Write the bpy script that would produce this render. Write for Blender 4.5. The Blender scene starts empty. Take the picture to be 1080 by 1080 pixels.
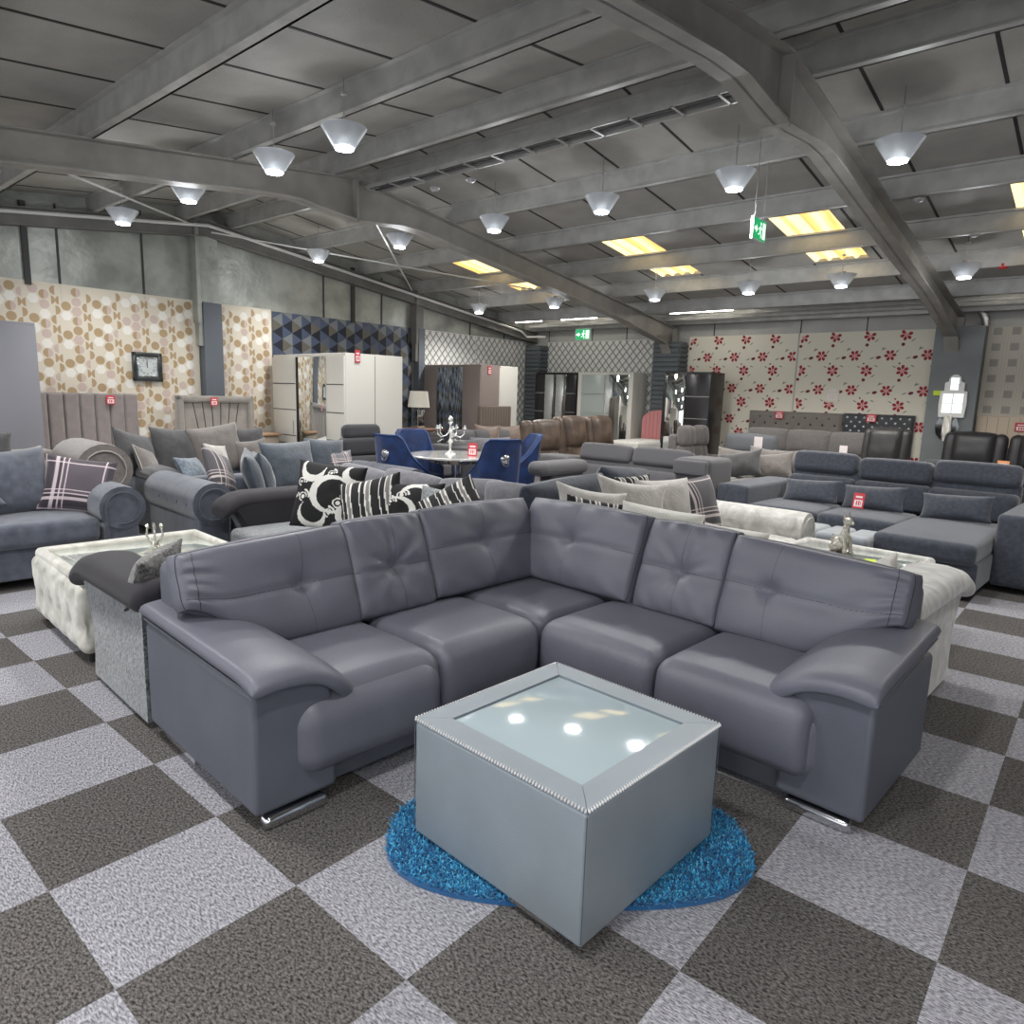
import bpy, math, random
from mathutils import Matrix, Vector, Euler, noise as mnoise
random.seed(7)
PI = math.pi; R = math.radians
C = bpy.context.scene.collection
sin, cos, sqrt, hyp = math.sin, math.cos, math.sqrt, math.hypot
# ------------------------------------------------------------ camera
FPX, PITCH, ROLL, HCAM = 732.122, 0.167335, 0.0307332, 1.46817
YAW = 0.7082777                       # building axes: ei = (cos,-sin) along back wall, ej = (sin,cos) away along gable wall
AB = R(46.3)                          # furniture axes
def camera():
    cd = bpy.data.cameras.new('camera'); cd.sensor_width = 36; cd.sensor_height = 36; cd.lens = FPX / 1080 * 36; cd.clip_start = .02; cd.clip_end = 200
    o = bpy.data.objects.new('camera', cd); C.objects.link(o)
    F = Vector((0, cos(PITCH), -sin(PITCH))); r = Vector((1, 0, 0)); u = r.cross(F)
    R_ = r * cos(ROLL) + u * sin(ROLL); U_ = -r * sin(ROLL) + u * cos(ROLL)
    m = Matrix((R_, U_, -F)).transposed().to_4x4(); m.translation = (0, 0, HCAM)
    o.matrix_world = m; bpy.context.scene.camera = o
camera()
def Wij(i, j, z=0): return Vector((cos(YAW) * i + sin(YAW) * j, -sin(YAW) * i + cos(YAW) * j, z))
def Wab(a, b, z=0): return Vector((cos(AB) * a - sin(AB) * b, sin(AB) * a + cos(AB) * b, z))
# ------------------------------------------------------------ materials
MATS = {}
def nn(nt, t, **k):
    n = nt.nodes.new(t)
    for a, v in k.items(): setattr(n, a, v)
    return n
def s2l(c): return tuple(((x / 255) / 12.92 if x / 255 <= .04045 else ((x / 255 + .055) / 1.055) ** 2.4) for x in c)
def mat(name, rgb, rough=.6, metal=0, nz=None, bump=None, sheen=0, emit=None, spec=.5, coat=0, dist=0, rgb2=None, stretch=None, trans=0):
    """rgb in 0..255 sRGB albedo; nz=(scale, amount); bump=(scale, strength)"""
    if name in MATS: return MATS[name]
    m = bpy.data.materials.new(name); m.use_nodes = True; nt = m.node_tree; b = nt.nodes['Principled BSDF']; L = nt.links
    c = s2l(rgb) + (1,)
    b.inputs['Base Color'].default_value = c; b.inputs['Roughness'].default_value = rough; b.inputs['Metallic'].default_value = metal
    b.inputs['Specular IOR Level'].default_value = spec
    if sheen: b.inputs['Sheen Weight'].default_value = sheen; b.inputs['Sheen Roughness'].default_value = .5
    if coat: b.inputs['Coat Weight'].default_value = coat; b.inputs['Coat Roughness'].default_value = .1
    if trans: b.inputs['Transmission Weight'].default_value = trans
    if emit: b.inputs['Emission Color'].default_value = s2l(emit[0]) + (1,); b.inputs['Emission Strength'].default_value = emit[1]
    if nz or bump:
        tc = nn(nt, 'ShaderNodeTexCoord'); src = tc.outputs['Object']
        if stretch:
            mp = nn(nt, 'ShaderNodeMapping'); mp.inputs['Scale'].default_value = stretch; L.new(src, mp.inputs[0]); src = mp.outputs[0]
    if nz:
        t = nn(nt, 'ShaderNodeTexNoise'); t.inputs['Scale'].default_value = nz[0]; t.inputs['Detail'].default_value = 4; t.inputs['Distortion'].default_value = dist
        L.new(src, t.inputs['Vector'])
        r = nn(nt, 'ShaderNodeValToRGB'); e = r.color_ramp.elements
        c2 = s2l(rgb2) if rgb2 else tuple(min(1, x * (1 + nz[1])) for x in c[:3])
        e[0].position = .35; e[0].color = tuple(x * (1 - nz[1]) for x in c[:3]) + (1,) if not rgb2 else c
        e[1].position = .65; e[1].color = c2 + (1,)
        L.new(t.outputs[0], r.inputs[0]); L.new(r.outputs[0], b.inputs['Base Color'])
    if bump:
        t = nn(nt, 'ShaderNodeTexNoise'); t.inputs['Scale'].default_value = bump[0]; t.inputs['Detail'].default_value = 3
        L.new(src, t.inputs['Vector'])
        bp = nn(nt, 'ShaderNodeBump'); bp.inputs['Strength'].default_value = bump[1]; bp.inputs['Distance'].default_value = .01
        L.new(t.outputs[0], bp.inputs['Height']); L.new(bp.outputs[0], b.inputs['Normal'])
    MATS[name] = m; return m
def plaid(name, base, dark, light, n=1.5, off=.3):
    """woven tartan from the pillow's own UVs"""
    if name in MATS: return MATS[name]
    m = mat(name, base, .9, bump=(300, .3), sheen=.2); nt = m.node_tree; L = nt.links; b = nt.nodes['Principled BSDF']
    uv = nn(nt, 'ShaderNodeUVMap'); sp = nn(nt, 'ShaderNodeSeparateXYZ'); L.new(uv.outputs[0], sp.inputs[0])
    def stripes(sock, lines):
        tot = None
        mu = nn(nt, 'ShaderNodeMath', operation='MULTIPLY_ADD'); L.new(sock, mu.inputs[0]); mu.inputs[1].default_value = n; mu.inputs[2].default_value = off
        fr = nn(nt, 'ShaderNodeMath', operation='FRACT'); L.new(mu.outputs[0], fr.inputs[0])
        for p, w in lines:
            d = nn(nt, 'ShaderNodeMath', operation='SUBTRACT'); L.new(fr.outputs[0], d.inputs[0]); d.inputs[1].default_value = p
            a = nn(nt, 'ShaderNodeMath', operation='ABSOLUTE'); L.new(d.outputs[0], a.inputs[0])
            l = nn(nt, 'ShaderNodeMath', operation='LESS_THAN'); L.new(a.outputs[0], l.inputs[0]); l.inputs[1].default_value = w
            if tot is None: tot = l.outputs[0]
            else:
                x = nn(nt, 'ShaderNodeMath', operation='MAXIMUM'); L.new(tot, x.inputs[0]); L.new(l.outputs[0], x.inputs[1]); tot = x.outputs[0]
        return tot
    LT = [(.30, .013), (.5, .03), (.60, .013), (.68, .010)]; DK = [(.40, .05), (.56, .02)]
    col = s2l(base)
    prev = None
    for lines, cc, f in ((DK, dark, .7), (LT, light, .75)):
        for ax in (0, 1):
            mx = nn(nt, 'ShaderNodeMix', data_type='RGBA')
            st = stripes(sp.outputs[ax], lines)
            k = nn(nt, 'ShaderNodeMath', operation='MULTIPLY'); L.new(st, k.inputs[0]); k.inputs[1].default_value = f; L.new(k.outputs[0], mx.inputs[0])
            if prev is None: mx.inputs[6].default_value = col + (1,)
            else: L.new(prev, mx.inputs[6])
            mx.inputs[7].default_value = s2l(cc) + (1,); prev = mx.outputs[2]
    L.new(prev, b.inputs['Base Color']); return m
def patmat(name, dark, light, mid=None, rough=.85):
    """two or three colours of a woven pattern stored per vertex in the attribute 'pat' (0..1)"""
    if name in MATS: return MATS[name]
    m = mat(name, dark, rough, bump=(250, .3)); nt = m.node_tree; L = nt.links
    at = nn(nt, 'ShaderNodeAttribute', attribute_name='pat'); r = nn(nt, 'ShaderNodeValToRGB'); r.color_ramp.interpolation = 'CONSTANT'
    e = r.color_ramp.elements; e[0].color = s2l(dark) + (1,); e[1].position = .5 if not mid else .66; e[1].color = s2l(light) + (1,)
    if mid: x = e.new(.33); x.color = s2l(mid) + (1,)
    L.new(at.outputs['Fac'], r.inputs[0]); L.new(r.outputs[0], nt.nodes['Principled BSDF'].inputs['Base Color']); return m
# ------------------------------------------------------------ mesh kit
class G:
    def __init__(s): s.v = []; s.f = []; s.m = []; s.uv = None; s.pat = None
    def add(s, v, f, mi=0, M=None):
        o = len(s.v)
        s.v += [tuple(M @ Vector(p)) if M is not None else tuple(p) for p in v]
        s.f += [tuple(i + o for i in q) for q in f]; s.m += [mi] * len(f); return s
    def box(s, x0, x1, y0, y1, z0, z1, mi=0, M=None):
        v = [(x, y, z) for z in (z0, z1) for y in (y0, y1) for x in (x0, x1)]
        return s.add(v, [(0, 2, 3, 1), (4, 5, 7, 6), (0, 1, 5, 4), (2, 6, 7, 3), (0, 4, 6, 2), (1, 3, 7, 5)], mi, M)
    def rb(s, x0, x1, y0, y1, z0, z1, r=.03, k=3, n=1, fn=None, mi=0, M=None):
        """rounded box; n = extra cuts across the flats; fn(p, u) may move a vertex, u = position in -1..1"""
        c = ((x0 + x1) / 2, (y0 + y1) / 2, (z0 + z1) / 2); h = ((x1 - x0) / 2, (y1 - y0) / 2, (z1 - z0) / 2)
        rr = [min(r, q * .98) for q in h]; ax = []
        nn_ = n if isinstance(n, (tuple, list)) else (n, n, n)
        for d in range(3):
            H, q = h[d], rr[d]; l = [-H + q * (1 - cos(PI / 2 * j / k)) for j in range(k + 1)] if False else [-H + q * j / k for j in range(k + 1)]
            mid = [(-H + q) + (2 * (H - q)) * j / (nn_[d] + 1) for j in range(1, nn_[d] + 1)]
            ax.append(l + mid + [-t for t in reversed(l)])
        key = {}; vs = []; fs = []
        def vid(p):
            kk = (round(p[0], 5), round(p[1], 5), round(p[2], 5))
            if kk in key: return key[kk]
            q = [max(-(h[d] - rr[d]), min(h[d] - rr[d], p[d])) for d in range(3)]
            e = [(p[d] - q[d]) / rr[d] for d in range(3)]; l = sqrt(e[0] ** 2 + e[1] ** 2 + e[2] ** 2) or 1
            mx = max(abs(t) for t in e)
            w = [q[d] + e[d] / l * rr[d] * min(1, mx if mx > 0 else 1) for d in range(3)]
            if fn: w = fn(w, (w[0] / h[0], w[1] / h[1], w[2] / h[2]))
            vs.append((w[0] + c[0], w[1] + c[1], w[2] + c[2])); key[kk] = len(vs) - 1; return len(vs) - 1
        for d in range(3):
            e, g = (d + 1) % 3, (d + 2) % 3
            for sg in (-1, 1):
                for i in range(len(ax[e]) - 1):
                    for j in range(len(ax[g]) - 1):
                        q = []
                        for (ii, jj) in ((i, j), (i + 1, j), (i + 1, j + 1), (i, j + 1)):
                            p = [0, 0, 0]; p[d] = sg * h[d]; p[e] = ax[e][ii]; p[g] = ax[g][jj]; q.append(vid(p))
                        if sg < 0: q.reverse()
                        fs.append(tuple(q))
        return s.add(vs, fs, mi, M)
    def tube(s, pts, r, seg=8, mi=0, closed=False, cap=True, M=None):
        pts = [Vector(p) for p in pts]; n = len(pts); v = []; f = []; up = None
        for i, p in enumerate(pts):
            a = pts[(i - 1) % n] if (closed or i) else p; b = pts[(i + 1) % n] if (closed or i < n - 1) else p
            t = (b - a).normalized()
            if up is None: up = t.orthogonal().normalized()
            up = (up - t * up.dot(t)).normalized(); w = t.cross(up); rad = r[i] if isinstance(r, (list, tuple)) else r
            for k in range(seg): an = 2 * PI * k / seg; v.append(p + (up * cos(an) + w * sin(an)) * rad)
        for i in range(n if closed else n - 1):
            for k in range(seg): f.append((i * seg + k, i * seg + (k + 1) % seg, ((i + 1) % n) * seg + (k + 1) % seg, ((i + 1) % n) * seg + k))
        if cap and not closed: f.append(tuple(reversed(range(seg)))); f.append(tuple((n - 1) * seg + k for k in range(seg)))
        return s.add(v, f, mi, M)
    def lathe(s, prof, seg=24, mi=0, M=None, at=(0, 0, 0)):
        v = []; f = []
        for (r, z) in prof:
            for k in range(seg): an = 2 * PI * k / seg; v.append((at[0] + r * cos(an), at[1] + r * sin(an), at[2] + z))
        for i in range(len(prof) - 1):
            for k in range(seg): f.append((i * seg + k, i * seg + (k + 1) % seg, (i + 1) * seg + (k + 1) % seg, (i + 1) * seg + k))
        if prof[0][0] > 1e-6: f.append(tuple(reversed(range(seg))))
        if prof[-1][0] > 1e-6: f.append(tuple((len(prof) - 1) * seg + k for k in range(seg)))
        return s.add(v, f, mi, M)
    def prism(s, poly, d0, d1, axis='x', mi=0, M=None):
        """poly of 2-D points, pushed along axis from d0 to d1; x: (y,z)  y: (x,z)  z: (x,y)"""
        def P(p, d): return {'x': (d, p[0], p[1]), 'y': (p[0], d, p[1]), 'z': (p[0], p[1], d)}[axis]
        n = len(poly); v = [P(p, d0) for p in poly] + [P(p, d1) for p in poly]
        ar = sum(poly[i][0] * poly[(i + 1) % n][1] - poly[(i + 1) % n][0] * poly[i][1] for i in range(n))
        fl = (ar > 0) != (axis == 'y')
        f = [tuple(range(n)), tuple(reversed(range(n, 2 * n)))] + [(i, i + n, (i + 1) % n + n, (i + 1) % n) for i in range(n)]
        if fl: f = [tuple(reversed(q)) for q in f]
        return s.add(v, f, mi, M)
    def obj(s, name, mats, parent=None, smooth=True, ang=40, T=None):
        me = bpy.data.meshes.new(name); me.from_pydata(s.v, [], s.f)
        for m in (mats if isinstance(mats, (list, tuple)) else [mats]): me.materials.append(m)
        me.polygons.foreach_set('material_index', s.m)
        if s.uv:
            l = me.uv_layers.new(name='UVMap'); fl = [c for lp in me.loops for c in s.uv[lp.vertex_index]]; l.data.foreach_set('uv', fl)
        if s.pat:
            a = me.attributes.new('pat', 'FLOAT', 'POINT'); a.data.foreach_set('value', s.pat)
        if smooth:
            me.polygons.foreach_set('use_smooth', [True] * len(me.polygons)); me.set_sharp_from_angle(angle=R(ang))
        me.update(); o = bpy.data.objects.new(name, me); C.objects.link(o)
        if parent is not None: o.parent = parent
        if T is not None: o.matrix_basis = T
        return o
def nz3(x, y, z): return mnoise.noise(Vector((x, y, z)))
def pillow(W, H, T, n=14, edge=.22, p=2.4, corner=.05, tufts=(), creases=(), wr=0, seed=0, sag=0, pat=None, folds=0, thick_p=.55):
    """soft cushion in the XZ plane, thickness along Y, front -Y; corner>0 pulls the sides in (pointed ears), <0 rounds the corners"""
    g = G(); vs = []; uv = []; pt = []; N = n + 1
    def prof(u, v):
        return edge + (1 - edge) * (max(0, (1 - abs(u) ** p) * (1 - abs(v) ** p))) ** thick_p
    def xz(u, v):
        if corner >= 0: x = u * (1 - corner * (1 - v * v)); z = v * (1 - corner * (1 - u * u))
        else: x = u * sqrt(max(0, 1 + corner * v ** 6)); z = v * sqrt(max(0, 1 + corner * u ** 6))
        return x * W / 2, z * H / 2
    for side in (-1, 1):
        for j in range(N):
            for i in range(N):
                u = -1 + 2 * i / n; v = -1 + 2 * j / n; t = prof(u, v) * T / 2; x, z = xz(u, v)
                d = 0
                if side < 0:
                    for (tu, tv, dp, rad) in tufts:
                        q = ((u - tu) * W / 2) ** 2 + ((v - tv) * H / 2) ** 2; d += dp * math.exp(-q / rad ** 2)
                        if folds:
                            rr = sqrt(q); an = math.atan2((v - tv) * H, (u - tu) * W)
                            d += folds * sin(an * 9 + seed) * math.exp(-((rr - .09) / .07) ** 2)
                    for (kind, pos, dp, wd) in creases:
                        q = ((v - pos) * H / 2) if kind == 'h' else ((u - pos) * W / 2)
                        d += dp * math.exp(-(q / wd) ** 2) * (1 - abs(u if kind == 'h' else v) ** 6)
                if wr: t += wr * nz3(x * 9 + seed, z * 9, side * 3 + seed) * (1.2 - .9 * max(abs(u), abs(v)) if abs(u) < .97 and abs(v) < .97 else .5)
                dz = -sag * (1 - abs(v)) * 0 - (sag * (1 - u * u) if v > 0 else 0) * v
                vs.append((x, side * max(t - d, T * .04), z + dz)); uv.append(((u + 1) / 2, (v + 1) / 2))
                pt.append(pat(u, v) if pat else 0)
    fs = []
    for s_ in (0, 1):
        o = s_ * N * N
        for j in range(n):
            for i in range(n):
                q = (o + j * N + i, o + j * N + i + 1, o + (j + 1) * N + i + 1, o + (j + 1) * N + i); fs.append(q if s_ == 0 else tuple(reversed(q)))
    ring = [j for j in range(n)] + [j * N + n for j in range(n)] + [n * N + n - j for j in range(n)] + [(n - j) * N for j in range(n)]
    m = len(ring); o = len(vs)
    for q in ring:
        a, b = vs[q], vs[q + N * N]; l = hyp(a[0], a[2]) or 1; e = T * edge * .22
        vs.append((a[0] + a[0] / l * e, (a[1] + b[1]) / 2, a[2] + a[2] / l * e)); uv.append(uv[q]); pt.append(pt[q])
    for k in range(m):
        a, b = ring[k], ring[(k + 1) % m]
        fs.append((a, o + k, o + (k + 1) % m, b)); fs.append((o + k, a + N * N, b + N * N, o + (k + 1) % m))
    g.v = vs; g.f = [tuple(reversed(q)) if False else q for q in fs]; g.m = [0] * len(fs); g.uv = uv; g.pat = pt if pat else None
    g.rim = [vs[q] for q in ring]; g.ringmid = vs[o:o + m]
    return g
def empty(name, loc, rz=0):
    o = bpy.data.objects.new(name, None); C.objects.link(o); o.location = loc; o.rotation_euler = (0, 0, rz); o.empty_display_size = .1; return o
def tag(o, label, cat, group=None, kind=None):
    o['label'] = label; o['category'] = cat
    if group: o['group'] = group
    if kind: o['kind'] = kind
    return o
def thing(name, label, cat, loc=(0, 0, 0), rz=0, group=None): return tag(empty(name, loc, rz), label, cat, group)
def Tm(x=0, y=0, z=0, rx=0, ry=0, rz=0): return Matrix.Translation((x, y, z)) @ Euler((rx, ry, rz)).to_matrix().to_4x4()
def copy_tree(o, parent=None):
    c = o.copy(); C.objects.link(c)
    if parent is not None: c.parent = parent
    for ch in list(o.children): copy_tree(ch, c)
    return c
LAMP = 1.15
# ================================================================= THE BUILDING (built in its own axes i,j,z)
I0, J0, JR, ZR, SL = -9.7, 11.9, 4.7, 3.82, .124
IMAX, JMIN = 6.5, -3.2
def zroof(j): return ZR - SL * abs(j - JR)
BROT = Matrix.Rotation(-YAW, 4, 'Z')
def st(g, name, mats, parent=None, smooth=False, ang=30):
    o = g.obj(name, mats, parent, smooth, ang)
    if parent is None: o.matrix_world = BROT
    o['kind'] = 'structure'; return o
# ---- carpet tiles
def floor_mat():
    m = bpy.data.materials.new('carpet_tiles'); m.use_nodes = True; nt = m.node_tree; L = nt.links; b = nt.nodes['Principled BSDF']
    b.inputs['Roughness'].default_value = .95; b.inputs['Specular IOR Level'].default_value = .15
    tc = nn(nt, 'ShaderNodeTexCoord'); mp = nn(nt, 'ShaderNodeMapping'); ox, oy = -2.88979, 3.81109
    i0 = ox * cos(YAW) - oy * sin(YAW); j0 = ox * sin(YAW) + oy * cos(YAW)
    mp.inputs['Location'].default_value = (-i0 * 2, -j0 * 2, 0); mp.inputs['Scale'].default_value = (2, 2, 2); L.new(tc.outputs['Object'], mp.inputs[0])
    sp = nn(nt, 'ShaderNodeSeparateXYZ'); L.new(mp.outputs[0], sp.inputs[0])
    fl = []
    for a in (0, 1):
        f = nn(nt, 'ShaderNodeMath', operation='FLOOR'); L.new(sp.outputs[a], f.inputs[0]); fl.append(f.outputs[0])
    ad = nn(nt, 'ShaderNodeMath', operation='ADD'); L.new(fl[0], ad.inputs[0]); L.new(fl[1], ad.inputs[1])
    md = nn(nt, 'ShaderNodeMath', operation='FLOORED_MODULO'); L.new(ad.outputs[0], md.inputs[0]); md.inputs[1].default_value = 2
    cm = nn(nt, 'ShaderNodeCombineXYZ'); L.new(fl[0], cm.inputs[0]); L.new(fl[1], cm.inputs[1])
    wn = nn(nt, 'ShaderNodeTexWhiteNoise', noise_dimensions='3D'); L.new(cm.outputs[0], wn.inputs['Vector'])
    # loop pile: fine noise stretched along the camera-side diagonal
    def pile(scx, scy, sc, lo, hi, rot):
        q = nn(nt, 'ShaderNodeMapping'); q.inputs['Scale'].default_value = (scx, scy, 1); q.inputs['Rotation'].default_value = (0, 0, rot); L.new(tc.outputs['Object'], q.inputs[0])
        t = nn(nt, 'ShaderNodeTexNoise'); t.inputs['Scale'].default_value = sc; t.inputs['Detail'].default_value = 3; t.inputs['Roughness'].default_value = .7; L.new(q.outputs[0], t.inputs['Vector'])
        r = nn(nt, 'ShaderNodeValToRGB'); r.color_ramp.elements[0].position = .36; r.color_ramp.elements[1].position = .64
        r.color_ramp.elements[0].color = s2l(lo) + (1,); r.color_ramp.elements[1].color = s2l(hi) + (1,); L.new(t.outputs[0], r.inputs[0]); return r.outputs[0], t
    lt, t1 = pile(1, 3.4, 62, (88, 88, 93), (190, 189, 196), R(-40)); dk, t2 = pile(1, 1.8, 85, (38, 36, 35), (122, 118, 116), R(-40))
    mx = nn(nt, 'ShaderNodeMix', data_type='RGBA'); L.new(md.outputs[0], mx.inputs[0]); L.new(lt, mx.inputs[6]); L.new(dk, mx.inputs[7])
    hv = nn(nt, 'ShaderNodeHueSaturation'); L.new(mx.outputs[2], hv.inputs['Color'])
    k = nn(nt, 'ShaderNodeMath', operation='MULTIPLY_ADD'); L.new(wn.outputs[0], k.inputs[0]); k.inputs[1].default_value = .18; k.inputs[2].default_value = .9; L.new(k.outputs[0], hv.inputs['Value'])
    L.new(hv.outputs[0], b.inputs['Base Color'])
    bp = nn(nt, 'ShaderNodeBump'); bp.inputs['Strength'].default_value = .5; bp.inputs['Distance'].default_value = .006; L.new(t1.outputs[0], bp.inputs['Height']); L.new(bp.outputs[0], b.inputs['Normal'])
    return m
st(G().box(I0 - .3, IMAX, JMIN, J0 + .3, -.1, 0), 'floor', floor_mat())
# ---- roof: insulated liner boards with dark seams, seen between the purlins
mroof = mat('roof_board', (158, 155, 149), .55, nz=(3, .10), bump=(60, .3)); mseam = mat('roof_seam', (38, 37, 36), .7)
msky = mat('skylight_sheet', (250, 222, 150), .5, emit=((255, 214, 128), 1.0))
def sky_waves():  # light and shade of the corrugations painted into the sheet's emission colour
    nt = msky.node_tree; L = nt.links; tc = nn(nt, 'ShaderNodeTexCoord'); wv = nn(nt, 'ShaderNodeTexWave'); wv.inputs['Scale'].default_value = 1.45; wv.inputs['Distortion'].default_value = 1.2; wv.inputs['Detail'].default_value = 2
    L.new(tc.outputs['Object'], wv.inputs['Vector']); r = nn(nt, 'ShaderNodeValToRGB'); e = r.color_ramp.elements; e[0].color = s2l((226, 170, 92)) + (1,); e[1].color = s2l((255, 240, 178)) + (1,); e[1].position = .7
    L.new(wv.outputs['Fac'], r.inputs[0]); L.new(r.outputs[0], nt.nodes['Principled BSDF'].inputs['Emission Color'])
sky_waves()
for side, (ja, jb) in (('far', (JR, J0 + .2)), ('near', (JMIN, JR))):
    g = G(); 
    sk = [(-8.05, -7.42), (-5.31, -4.69), (-3.15, -2.52), (-.99, -.37), (1.2, 1.83), (3.4, 4.0)] if side == 'far' else []; jk = (7.45, 9.42) if side == 'far' else (.1, .1001)
    T_ = .06
    def slab(a0, a1, b0, b1, mi=0, dz=0, t=T_):
        v = [(a, b, zroof(b) + dz + q) for q in (0, t) for b in (b0, b1) for a in (a0, a1)]
        g.add(v, [(0, 2, 3, 1), (4, 5, 7, 6), (0, 1, 5, 4), (2, 6, 7, 3), (0, 4, 6, 2), (1, 3, 7, 5)], mi)
    slab(I0 - .2, IMAX, ja, jk[0]); slab(I0 - .2, IMAX, jk[1], jb)
    xs = [I0 - .2] + [q for s_ in sk for q in s_] + [IMAX]
    for q in range(0, len(xs), 2): slab(xs[q], xs[q + 1], jk[0], jk[1])
    k = -12
    while -3.95 + .772 * k < IMAX:
        x = -3.95 + .772 * k
        if x > I0 and not any(a - .05 < x < b + .05 for a, b in sk): slab(x - .012, x + .012, ja + .01, jb - .01, 1, -.004, .01)
        elif x > I0: slab(x - .012, x + .012, ja + .01, jk[0] - .05, 1, -.004, .01); slab(x - .012, x + .012, jk[1] + .05, jb - .01, 1, -.004, .01)
        k += 1
    st(g, 'ceiling', [mroof, mseam])
    for (a, b) in sk:
        g = G(); n = 24
        for q in range(n):
            x0 = a + (b - a) * q / n; x1 = a + (b - a) * (q + 1) / n; z0 = .03 * (1 if (q // 2) % 3 == 0 else 0); z1 = .03 * (1 if ((q + 1) // 2) % 3 == 0 else 0)
            g.add([(x0, jk[0], zroof(jk[0]) + .035 - z0), (x1, jk[0], zroof(jk[0]) + .035 - z1), (x1, jk[1], zroof(jk[1]) + .035 - z1), (x0, jk[1], zroof(jk[1]) + .035 - z0)], [(0, 3, 2, 1)])
        o = st(g, 'window_skylight', msky)
# ---- steel
msteel = mat('painted_steel', (150, 146, 140), .5, nz=(4, .12)); mpurl = mat('galvanised_steel', (172, 171, 168), .42, metal=.3, nz=(6, .12)); mdark = mat('dark_steel', (112, 110, 106), .55, nz=(4, .15))
pj = [5.02, 6.09, 7.26, 8.43, 9.58, 10.72, 11.55, 4.38, 3.3, 2.15, 1.0, -.15, -1.3, -2.4]
for j in pj:
    z = zroof(j); s_ = 1 if j > JR else -1; g = G()
    g.box(I0, IMAX, j - .012, j + .012, z - .17, z - .002).box(I0, IMAX, j - .012, j + .06, z - .185, z - .165).box(I0, IMAX, j - .055, j + .012, z - .014, z + .006)
    g.box(I0, IMAX, j + .045, j + .06, z - .185, z - .145)
    st(g, 'purlin', mpurl)
def rafter(i, m=msteel, wd=.18, dp=.25, haunch=True):
    g = G()
    for (ja, jb) in ((JR, J0 - .1), (JMIN, JR)):
        n = 24
        for q in range(n):
            a = ja + (jb - ja) * q / n; b = ja + (jb - ja) * (q + 1) / n
            def bot(j):
                d = dp
                dist = min(abs(j - (J0 - .1)), 99) if j > JR else abs(j - (-2.45))
                if haunch and abs(j - JR) < .75: d = dp + .17 * (1 - max(0, abs(j - JR) - .02) / .73)
                if haunch and dist < 1.9: d = dp + .12 * (1 - dist / 1.9)
                return zroof(j) - .185 - d
            for (w0, w1, zt) in ((-.008, .008, None), (-wd / 2, wd / 2, 't'), (-wd / 2, wd / 2, 'b')):
                za, zb = zroof(a) - .185, zroof(b) - .185; ya, yb = bot(a), bot(b)
                if zt == 't': ya, yb = za - .014, zb - .014
                if zt == 'b': za, zb = ya + .014, yb + .014
                v = [(i + w0, a, ya), (i + w1, a, ya), (i + w0, b, yb), (i + w1, b, yb), (i + w0, a, za), (i + w1, a, za), (i + w0, b, zb), (i + w1, b, zb)]
                g.add(v, [(0, 2, 3, 1), (4, 5, 7, 6), (0, 1, 5, 4), (2, 6, 7, 3), (0, 4, 6, 2), (1, 3, 7, 5)])
    if haunch:
        g.box(i - .09, i + .09, JR - .012, JR + .012, zroof(JR) - .62, zroof(JR) - .18)
    return st(g, 'roof_beam', m)
for i in (-6.35, -1.9, 2.6): rafter(i)
rafter(-9.58, mdark, .12, .2, False)
# foot of each portal: short haunch strut that drops to the column head
for i in (-6.35, -1.9, 2.6):
    g = G(); zt = zroof(11.3) - .3
    g.prism([(11.0, zroof(11.0) - .5), (11.78, zroof(11.78) - .3), (11.84, 2.3), (11.6, 2.3), (11.45, 2.5)], i - .008, i + .008)
    for a, b in (((10.95, zroof(10.95) - .5), (11.45, 2.46)), ((11.45, 2.46), (11.62, 2.25))):
        g.add([(i - .09, a[0], a[1]), (i + .09, a[0], a[1]), (i + .09, b[0], b[1]), (i - .09, b[0], b[1]), (i - .09, a[0] + .01, a[1] + .015), (i + .09, a[0] + .01, a[1] + .015), (i + .09, b[0] + .01, b[1] + .015), (i - .09, b[0] + .01, b[1] + .015)], [(0, 3, 2, 1), (4, 5, 6, 7), (0, 1, 5, 4), (1, 2, 6, 5), (2, 3, 7, 6), (3, 0, 4, 7)])
    g.box(i - .09, i + .09, 11.76, 11.86, 0, zroof(11.8) - .2)
    st(g, 'column_head', msteel)
# ---- walls
mfoil = mat('foil_sheet', (158, 160, 153), .4, metal=.4, nz=(2.5, .25), bump=(14, .6)); mgrey = mat('liner_panel', (176, 174, 170), .5, nz=(3, .08)); mjoint = mat('panel_joint', (60, 60, 58), .6)
g = G(); g.prism([(JMIN, 0), (J0 + .25, 0), (J0 + .25, zroof(J0)), (JR, zroof(JR)), (JMIN, zroof(JMIN))], I0 - .2, I0)
for j in (-1.5, .2, 1.45, 2.95, 3.9, 6.6, 7.75, 9.9, 10.9): g.box(I0, I0 + .012, j - .012, j + .012, 2.4, zroof(j) - .1, 1)
for j in (2.62, 7.15): g.box(I0, I0 + .04, j - .03, j + .03, 2.55, zroof(j) - .1, 1)
st(g, 'wall_left', [mfoil, mjoint])
g = G(); g.box(I0, IMAX, J0, J0 + .2, 0, 3.0)
for i in (-9.3, -8.2, -7.4, -5.6, -4.1, -3.1, -.4, .8, 2): g.box(i - .008, i + .008, J0 - .008, J0, 2.55, 2.95, 1)
st(g, 'wall_back', [mgrey, mjoint])
g = G(); g.box(I0 + .1, IMAX, J0 - .12, J0, 2.86, 2.93).box(I0 + .1, IMAX, J0 - .35, J0 - .3, 2.80, 2.86).tube([(I0 + .3, J0 - .55, 2.86), (IMAX, J0 - .55, 2.86)], .035, 8)
st(g, 'trim_1', mpurl, smooth=True)
mteal = mat('teal_paint', (24, 118, 138), .6)
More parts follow.
